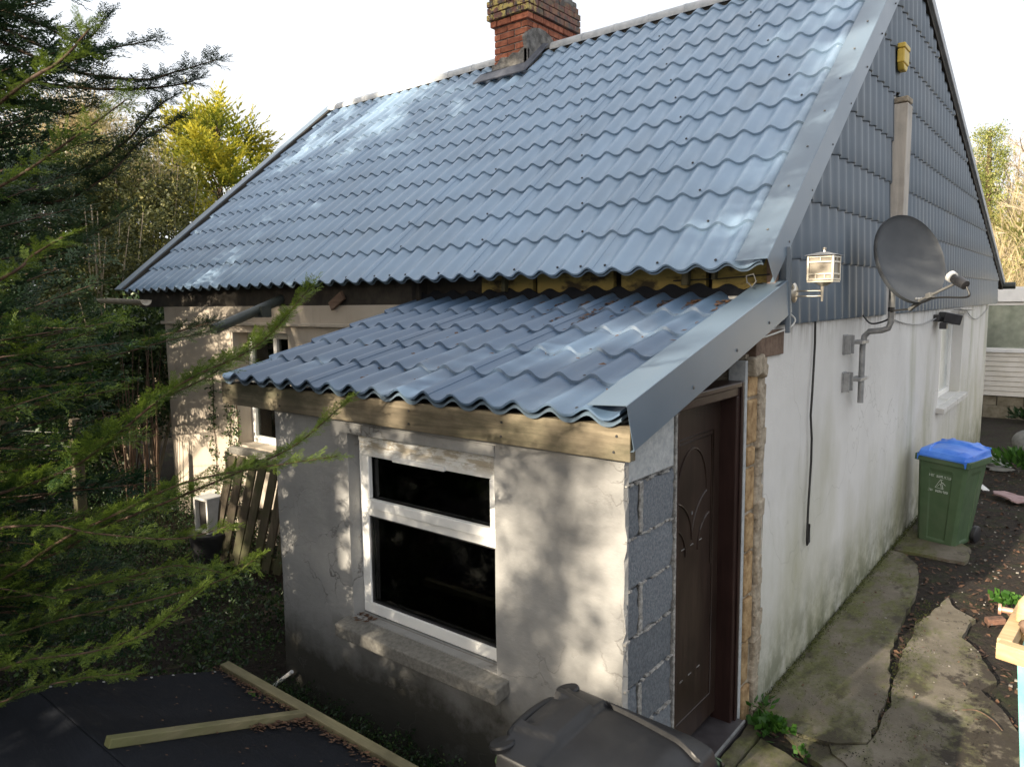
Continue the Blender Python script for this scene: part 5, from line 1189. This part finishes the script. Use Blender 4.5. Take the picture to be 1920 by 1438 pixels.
for pts, L0 in (
  ([dkp(4.6), *PX((-80, 60, 7.2), (120, 130, 6.6), (260, 150, 6.3), (330, 135, 6.15), (408, 112, 6.0))], .30),
  ([dkp(4.5), *PX((-80, 130, 7.2), (100, 160, 6.7), (230, 168, 6.4), (330, 160, 6.3), (372, 148, 6.2))], .30),
  ([dkp(4.9), *PX((-80, 10, 7.0), (60, 40, 6.5), (150, 80, 6.2), (205, 28, 6.1))], .26),
  ([dkp(4.8), *PX((-60, 40, 7.0), (120, 105, 6.6), (200, 92, 6.4), (295, 75, 6.3))], .20),
  ([dkp(3.9), *PX((-60, 330, 7.6), (120, 330, 7.2), (230, 270, 7.0), (290, 205, 6.9), (330, 178, 6.85))], .34),
  ([dkp(3.7), *PX((-60, 370, 7.6), (100, 380, 7.3), (200, 330, 7.1), (262, 268, 7.0), (345, 218, 6.95))], .34),
  ([dkp(3.3), *PX((-40, 480, 7.6), (120, 470, 7.3), (190, 430, 7.2), (236, 392, 7.1))], .34),
  ([dkp(4.3), *PX((-60, 190, 7.2), (60, 200, 6.9), (130, 215, 6.7), (180, 190, 6.6))], .32),
  ([dkp(2.2), *PX((-60, 640, 7.2), (100, 660, 6.9), (200, 652, 6.6), (320, 625, 6.4), (402, 602, 6.2))], .22),
  ):
    branch(dk, pts, .022, L0*1.1, .15, .026, MID, m_leafdk, 0, .15, .1, wood=m_bark, r1=.004)
for i in range(88):
    u, v = rng.uniform(-140, 200), rng.uniform(-60, 700)
    if v > 300: u = min(u, 150); u -= 90*(v < 190)*(rng.random() < .5)
    if 130 < v < 260: u = min(u, 150)
    if v > 480: u = min(u, 190)
    d_ = rng.uniform(5.6, 8.2); e = at(u, v, d_); s_ = dkp(max(.3, e[2]-.3)); branch(dk, [s_, (s_+e)/2, e], .025, .48, .22, .075, FAR, m_leafdk, rng.uniform(-.15, .12), .15, .15, wood=m_bark)

# golden cypress beyond the left end of the house
gy_ = Vector(at(425, 560, 18)); 
conifer('golden_cypress', 'sunlit golden-green conical cypress beyond the far left end of the roof', (gy_.x, gy_.y, -.2), 7.0, 2.9, 2100, FAR, m_leafy, .78, .0, shape=.62, z0=.08)
# shrubs between
def shrub(name, label, c, ax, n, protos, mat, size, tint=0, cat='shrub', group=None, stems=9, smat=m_greytwig, kind=None):
    t = thing(name, label, cat, (c[0], c[1], 0), group=group); ins = Inst(protos); st = MB()
    for i in range(stems):
        a = rng.uniform(0, 6.28); rr_ = rng.uniform(.2, .8); e = (c[0]+ax[0]*rr_*math.cos(a), c[1]+ax[1]*rr_*math.sin(a), c[2]+ax[2]*rng.uniform(.2, .9)); s_ = (c[0]+.2*math.cos(a), c[1]+.2*math.sin(a), -.1)
        st.tube([s_, ((s_[0]+e[0])/2+rng.normal(0, .08), (s_[1]+e[1])/2+rng.normal(0, .08), (s_[2]+e[2])/2+.1), e], [.025, .016, .005], 5, False)
    st.build('stems', smat, t, kind='stuff')
    lumps = [(rnd_dir()*rng.uniform(.3, 1)**.5, rng.uniform(.25, .5)) for _ in range(22)]
    for i in range(n):
        lc, lr = lumps[rng.integers(len(lumps))]; p = (lc*.8+rnd_dir()*lr*rng.uniform(.3, 1))*np.array(ax)+np.array(c)
        if p[2] < 0: continue
        ins.add(p, rnd_dir()+np.array([0, 0, .5]), rnd_dir(), size*rng.uniform(.6, 1.3), tint+rng.normal(0, .18))
    ins.build('leaves', mat, t); return t
for (u, v, d_, ax, n, pr_, mt, sz, tn, lab) in (
   (160, 330, 14.5, (1.4, 1.5, 1.4), 900, TWIG, m_scrub, .8, -.15, 'tall brown twiggy bush rising behind the dark cypress at upper left'),
   (255, 420, 12.5, (1.3, 1.3, 1.7), 1500, CLUMP, m_shrub, .32, -.05, 'olive-green leafy shrub left of the roof verge'),
   (170, 560, 10.5, (1.2, 1.4, 1.5), 1500, CLUMP, m_shrub, .30, -.15, 'mottled yellow-green shrub left of the cottage eave'),
   (250, 700, 9.6, (1.0, 1.2, 1.2), 1200, CLUMP, m_ivy, .28, .15, 'dark leafy bush beside the left corner of the cottage wall'),
   (90, 760, 9.0, (1.3, 1.3, 1.3), 1300, CLUMP, m_ivy, .30, .05, 'dark ivy-covered bush behind the fence posts at left'),
   (40, 430, 12, (1.8, 1.8, 2.6), 1400, CLUMP, m_ivy, .36, .0, 'dense dark green tree at the left frame edge')):
    c = at(u, v, d_); shrub('garden_shrub', lab, c, ax, n, pr_, mt, sz, tn, group='shrubs left of the cottage', stems=14)
q = thing('stem_thicket', 'clump of bare brown upright stems by the left corner of the cottage', 'thicket', tuple(at(270, 760, 8.6))); tw = MB()
for i in range(22):
    p = at(rng.uniform(228, 300), 850, rng.uniform(8.0, 9.0)); e = p+np.array([rng.normal(0, .15), rng.normal(0, .15), rng.uniform(.7, 1.6)]); p[2] = -.05; tw.tube([p, (p+e)/2+rng.normal(0, .03, 3), e], [.010, .008, .003], 4, False)
tw.build('stems', m_bark, q, kind='stuff')
# fence posts and mesh
for i, (u, v, d_) in enumerate(((150, 930, 6.9), (20, 960, 7.2))):
    c = at(u, v, d_); q = MB(); q.obox((c[0], c[1], .62), (.045, 0, 0), (0, .045, 0), (.02, 0, .72)); tag(q.build('fence_post', m_pallet, None, .008), ('leaning grey wooden fence post among the boughs at left', 'grey wooden fence post hidden deeper at the left edge')[i], 'fence post', 'posts of the old wire fence')
c0_, c1_ = at(150, 930, 6.95), at(20, 960, 7.25); wm = MB()
for k in range(9):
    z = .15+.13*k; wm.tube([(c0_[0], c0_[1], z), (c1_[0], c1_[1], z)], .0022, 3, False)
for k in range(11):
    p = c0_+(c1_-c0_)*k/10; wm.tube([(p[0], p[1], .12), (p[0], p[1], 1.22)], .0018, 3, False)
tag(wm.build('wire_mesh', m_under, None), 'rusty grey wire mesh strung between the leaning fence posts', 'wire mesh')

# undergrowth in the yard on the left
ug = Inst(CLUMP)
for i in range(3000):
    x, y = rng.uniform(-9, -2.45), rng.uniform(-3.6, .0)
    if y > -1.9 and x > -2.6: continue
    if -4.5 < x < -2.6 and y > -.9 and rng.random() < .7: continue
    h = .10+.16*abs(math.sin(x*2.1)*math.cos(y*1.7)); ins_z = rng.uniform(0, h)
    ug.add((x, y, ins_z), np.array([rng.normal(), rng.normal(), 1.0]), rnd_dir(), rng.uniform(.10, .20), rng.normal(-.05, .2))
for i in range(900):
    ug.add((rng.uniform(-2.45, -.3), rng.uniform(-2.15, -1.6), rng.uniform(0, .05)), np.array([rng.normal(), rng.normal(), .8]), rnd_dir(), rng.uniform(.06, .12), rng.normal(-.15, .2))
o = ug.build('undergrowth', m_ivy, None, 'stuff'); tag(o, 'low dark green ground cover in the shaded yard', 'ground cover')
# ivy trails on the front wall
for x0, x1, zt in ((-5.98, -5.95, 1.75), (-5.72, -5.60, 1.55), (-5.55, -5.48, 1.35)):
    iv = Inst([leafclump(77, 7, .30, .26, .6)]); t = thing('ivy_trail', {-5.98: 'leftmost dark ivy trail climbing the cream front wall', -5.72: 'thick middle ivy trail on the cream front wall', -5.55: 'short ivy trail beside the reveal of the front window'}[x0], 'ivy', (x0, -.02, 0), group='ivy trails on the cream wall')
    st = [(x0+(x1-x0)*k/8+.02*math.sin(k*2.1+x0), -.012, zt*k/8) for k in range(9)]; q = MB(); q.tube(st, .005, 4); q.build('stem', m_bark, t)
    for k in range(95):
        f = rng.uniform(0, 1); z = f*zt; x = x0+(x1-x0)*f+rng.normal(0, .03); iv.add((x, -.02, z), (rng.normal(), -.3, rng.normal()), (0, -1, 0), rng.uniform(.05, .09), rng.normal(0, .2), 0)
    iv.build('leaves', m_ivy, t)
# weeds, grass tufts
def tuft(name, label, c, n, l, mat, cat='weed', broad=False):
    t = Inst([leafclump(5, 1, 1.0, .16 if not broad else .45, .05)]); 
    for i in range(n):
        a = rng.uniform(0, 6.28); d_ = np.array([math.cos(a), math.sin(a), rng.uniform(.4, 1.8)]); t.add((c[0]+rng.normal(0, l*.35), c[1]+rng.normal(0, l*.35), c[2]), d_, rnd_dir(), l*rng.uniform(.5, 1.1), rng.normal(0, .2), 0)
    o = t.build(name, mat); tag(o, label, cat); return o
tuft('weed_clump', 'green weed clump growing at the corner between door step and concrete path', (.155, -.235, .0), 130, .085, m_weed, broad=True)
tuft('grass_tuft', 'thin grass growing at the foot of the stone wall edge by the door', (.035, -.07, .0), 60, .10, m_weed)
tuft('weed_clump', 'small round-leaved weed in the dark soil below the path edge', (.36, -.36, .0), 20, .05, m_weed, broad=True)
tuft('weed_clump', 'bright green small weed on the soil beside the timber-edged box', (1.0, 2.5, .0), 70, .10, m_weed, broad=True)
tuft('grass_tuft', 'green grass tuft on the soil at the right edge beyond the bin', (.72, 7.75, .0), 240, .28, m_weed)
tuft('grass_tuft', 'low dark grass by the base blocks of the caravan', (.5, 12.4, .0), 220, .25, m_ivy)
tuft('weed_clump', 'little sprouting plant on the felt roof beside the edge batten', (-1.62, -2.28, .475), 26, .045, m_weed, broad=True)
# leaf litter and pebbles on the soil
li = MB()
def fg():
    x, y = rng.uniform(.05, 1.6), rng.uniform(-.6, 9); return (x, y, float(terrain_h(x, y))+.004), (rng.normal(0, .3), rng.normal(0, .3), 1)
leafbits(li, 2600, fg, .012, .035)
def fs_():
    x, y = rng.uniform(.05, 1.1), rng.uniform(-.4, 3.2); return (x, y, .014), (rng.normal(0, .2), rng.normal(0, .2), 1)
leafbits(li, 160, fs_, .006, .016)
tag(li.build('leaf_litter', m_litter, None, kind='stuff'), 'scattered brown dead leaves on the soil and path', 'leaf litter')
pb_ = MB()
for i in range(420):
    x, y = rng.uniform(.05, 1.6), rng.uniform(-.6, 8); s_ = rng.uniform(.003, .012)*rng.uniform(.5, 1); z = float(terrain_h(x, y))
    if .0 < x < 1.0 and -.1 < y < 3: z = max(z, .008); s_ *= .6
    pb_.obox((x, y, z+s_*.4), (s_, 0, 0), (0, s_*rng.uniform(.6, 1.2), 0), (0, 0, s_*.6))
tag(pb_.build('pebbles', m_pebble, None, kind='stuff'), 'pale pebbles and grit on soil and path', 'pebbles')
# moss tufts, crumbs and grit along the wall foot, the crack and the slab edges
ms = Inst([leafclump(91, 5, .5, .4, 2.0)])
def moss_at(x, y, z, sc): ms.add((x, y, z), (rng.normal(), rng.normal(), .6), rnd_dir(), sc, rng.normal(0, .3), 0)
for k in range(1500):
    y = rng.uniform(-.05, 5.0); moss_at(.016+abs(rng.normal(0, .018)), y, .012+abs(rng.normal(0, .012)), rng.uniform(.006, .018))
for k in range(500):
    t_ = rng.uniform(0, 1); y = 2.3*t_; moss_at(.612-.10*t_+rng.normal(0, .03), y, .008, rng.uniform(.005, .014))
for k in range(900):
    cx_, cy_ = ((.2, .9), (.25, 1.7), (.12, 2.5), (.7, 1.3), (.28, .3), (.8, .2))[k % 6]; moss_at(cx_+rng.normal(0, .10), cy_+rng.normal(0, .16), .012, rng.uniform(.004, .010))
tag(ms.build('moss', m_moss, None, 'stuff'), 'dark green moss along the foot of the white gable wall and on the path', 'moss')
gr_ = MB()
def fcr():
    e = rng.integers(3)
    if e == 0: t_ = rng.uniform(0, 2.4); x, y = .612-.045*t_+rng.normal(0, .025), t_
    elif e == 1: x, y = rng.uniform(.25, 1.1), -.17+rng.normal(0, .04)
    else: t_ = rng.uniform(0, 2.2); x, y = 1.12-.14*t_+rng.normal(0, .03), t_
    return (x, y, .006), (rng.normal(0, .6), rng.normal(0, .6), 1)
leafbits(gr_, 700, fcr, .003, .009)
tag(gr_.build('soil_crumbs', m_soil, None, kind='stuff'), 'dark soil crumbs spilled over the edges of the concrete path', 'soil crumbs')
# dead leaves on the porch roof
def rl(x, y): return (x, y, proof(y)+.012), PN
rl_ = MB()
def fr():
    k = rng.random()
    if k < .62: x = rng.uniform(-1.7, -.08); y = -.02-abs(rng.normal(0, .10))
    elif k < .84: x = -1.02+rng.normal(0, .05); y = rng.uniform(-.5, -.05)
    else: x = rng.uniform(-2.4, -.1); y = rng.uniform(-1.5, -.1)
    x = -.133-.184*(round((x+.133)/-.184-.5)+.5)+rng.normal(0, .025); return rl(x, y)
leafbits(rl_, 420, fr, .010, .026)
tag(rl_.build('roof_leaf_litter', m_litter, None, kind='stuff'), 'brown dead leaves caught at the top of the porch roof', 'leaf litter')
sl2 = MB()
def fsill(): return (rng.uniform(HX0, HX0+.14), PYF+.05-abs(rng.normal(0, .03)), HZ0-.005), (0, -.1, 1)
leafbits(sl2, 40, fsill, .010, .022); tag(sl2.build('sill_leaf_litter', m_litter, None, kind='stuff'), 'few dead brown leaves in the corner of the porch window sill', 'leaf litter')

# ------------------------------------------------------------------ right background: bank, bare trees, ivy-clad trunk
def bare_tree(name, label, base, H_, seed, mat=m_greytwig, spread=.5, group=None):
    r = np.random.default_rng(seed); t = thing(name, label, 'tree', base, group=group); tr = MB(); tw = MB()
    def grow(p, d_, L, rad, lev):
        n = 3; pts = [p]; dd = d_.copy()
        for i in range(n): dd = dd+r.normal(0, .10, 3)+np.array([0, 0, .03]); dd /= np.linalg.norm(dd); pts.append(pts[-1]+dd*L/n)
        (tr if lev < 2 else tw).tube(pts, [rad*(1-.45*i/n) for i in range(n+1)], 5 if lev < 2 else 3, False)
        if lev >= 5: return
        for i in range(3 if lev < 4 else 3):
            f = r.uniform(.35, 1); q_ = pts[0]+(pts[-1]-pts[0])*f; nd = dd+r.normal(0, spread, 3); nd[2] += .15; nd /= np.linalg.norm(nd); grow(q_, nd, L*r.uniform(.55, .8), max(.006, rad*.55), lev+1)
    grow(np.array(base, float), np.array([0, 0, 1.0]), H_*.38, H_*.016, 0)
    tr.build('trunk', mat, t, smooth=60); tw.build('twigs', mat, t, kind='stuff'); return t
for i, (u, d_, H_, lab) in enumerate(((1895, 25, 7.5, 'bare pale tree rising at the right frame edge beyond the caravan'), (1935, 21, 7.0, 'bare leaning tree just at the right frame edge'), (1865, 29, 7.2, 'slender bare tree close to the cottage verge at right'), (1990, 27, 8.0, 'bare tree partly outside the right frame edge'))):
    b = at(u, 560, d_); bare_tree('bare_tree', lab, (b[0], b[1], float(terrain_h(b[0], b[1]))), H_, 30+i, group='bare trees on the bank behind the caravan')
b = at(1838, 560, 24); iv = thing('ivy_clad_tree', 'ivy-covered upright trunk standing out green beside the cottage verge at right', 'tree', (b[0], b[1], 0)); q = MB(); q.tube([(b[0], b[1], 0), (b[0]+.05, b[1], 5), (b[0], b[1], 7.6)], [.16, .12, .05], 8); q.build('trunk', m_bark, iv)
ii = Inst(CLUMP)
for k in range(900):
    f = rng.uniform(0, 1); z = 2+5.6*f; rr_ = (.14+.30*(1-f)**.8+.10*math.sin(z*3))*rng.uniform(.4, 1.1); a = rng.uniform(0, 6.28); ii.add((b[0]+rr_*math.cos(a), b[1]+rr_*math.sin(a), z), (math.cos(a), math.sin(a), .4), rnd_dir(), rng.uniform(.25, .45), rng.normal(.2, .2))
ii.build('ivy', m_sunivy, iv)
sc = Inst(TWIG); sg = Inst(CLUMP)
for k in range(5200):
    u = rng.uniform(1700, 2250); d_ = rng.uniform(19, 30); p = at(u, 560, d_); z0 = float(terrain_h(p[0], p[1])); hh = 3.4+1.5*math.sin(u*.03)+.8*math.sin(u*.011+1); z = z0+rng.uniform(0, 1)**1.2*hh*(.7+.02*(d_-19)); p[2] = z
    dn = np.array([rng.normal(0, .4), rng.normal(0, .4), 1.0])
    if rng.random() < .30: sg.add(p, dn, rnd_dir(), rng.uniform(.4, .75), rng.normal(.1, .22))
    else: sc.add(p, dn, rnd_dir(), rng.uniform(.8, 1.5), rng.normal(.05, .25))
o = sc.build('bramble_bank', m_scrub, None, 'stuff'); tag(o, 'tan bramble and dry scrub covering the bank behind the caravan', 'scrub')
o = sg.build('bank_foliage', m_sunivy, None, 'stuff'); tag(o, 'green leafy patches in the scrub on the bank', 'foliage')
# far wood closing the view at the left and behind the house
wd = Inst(LOW)
for k in range(1300):
    a = R(rng.uniform(78, 172)); d_ = rng.uniform(24, 34); x, y = CAM[0]+d_*math.cos(a), CAM[1]+d_*math.sin(a); hh = 4.2+1.0*math.sin(a*9)+.6*math.sin(a*23)
    if a < R(100): hh *= .8
    wd.add((x, y, rng.uniform(0, 1)*hh), rnd_dir()+np.array([0, 0, .8]), rnd_dir(), rng.uniform(.8, 1.6), rng.normal(-.05, .2))
o = wd.build('far_wood', m_shrub, None, 'stuff'); tag(o, 'distant green wood behind the garden', 'wood')

# ------------------------------------------------------------------ trees behind the camera that shade the roof
for x, y, H_, Rw, n_, lab in ((-3.85, -13.2, 15.0, 1.9, 2000, 'very tall cypress standing behind the row, furthest from the cottage'), (-3.9, -10.0, 11.8, 1.6, 1500, 'tall cypress nearest the gable side in the row behind the camera'), (-5.7, -10.6, 13.0, 2.1, 2000, 'tallest cypress, second in the row behind the camera'), (-8.6, -10.2, 10.2, 2.1, 500, 'broad cypress in the middle of the row behind the camera'), (-11.6, -10.8, 7.8, 2.1, 800, 'lower cypress at the far end of the row behind the camera'),
                        (-5.0, -7.0, 6.6, 1.6, 480, 'short cypress in front of the added hedge'), (-2.45, -7.1, 4.7, 1.3, 230, 'small bushy cypress right of the short one by the hedge'), (-2.35, -9.9, 7.0, 1.15, 480, 'thin sparse cypress at the near end of the row behind the camera')):
    conifer('row_cypress', lab, (x, y, 0), H_, Rw, n_, LOW, m_leaf, .84 if n_ > 600 else .52, 0, group='cypress row behind the camera', shape=.42, z0=.06 if H_ < 6.8 else .46 if H_ > 9.8 else .40)
hd = thing('shade_hedge', 'unseen green hedge added behind the camera to shade the ground', 'hedge', (-4.5, -9, 0)); hi_ = Inst(CLUMP)  # unseen hedge, added to cut off the sun along the ground
for k in range(2000):
    x, y, z = rng.uniform(-12, -.88), rng.uniform(-9.4, -8.7), rng.uniform(0, 3.35); hi_.add((x, y, z), rnd_dir(), rnd_dir(), .68, rng.normal(0, .2))
hi_.build('leaves', m_ivy, hd)
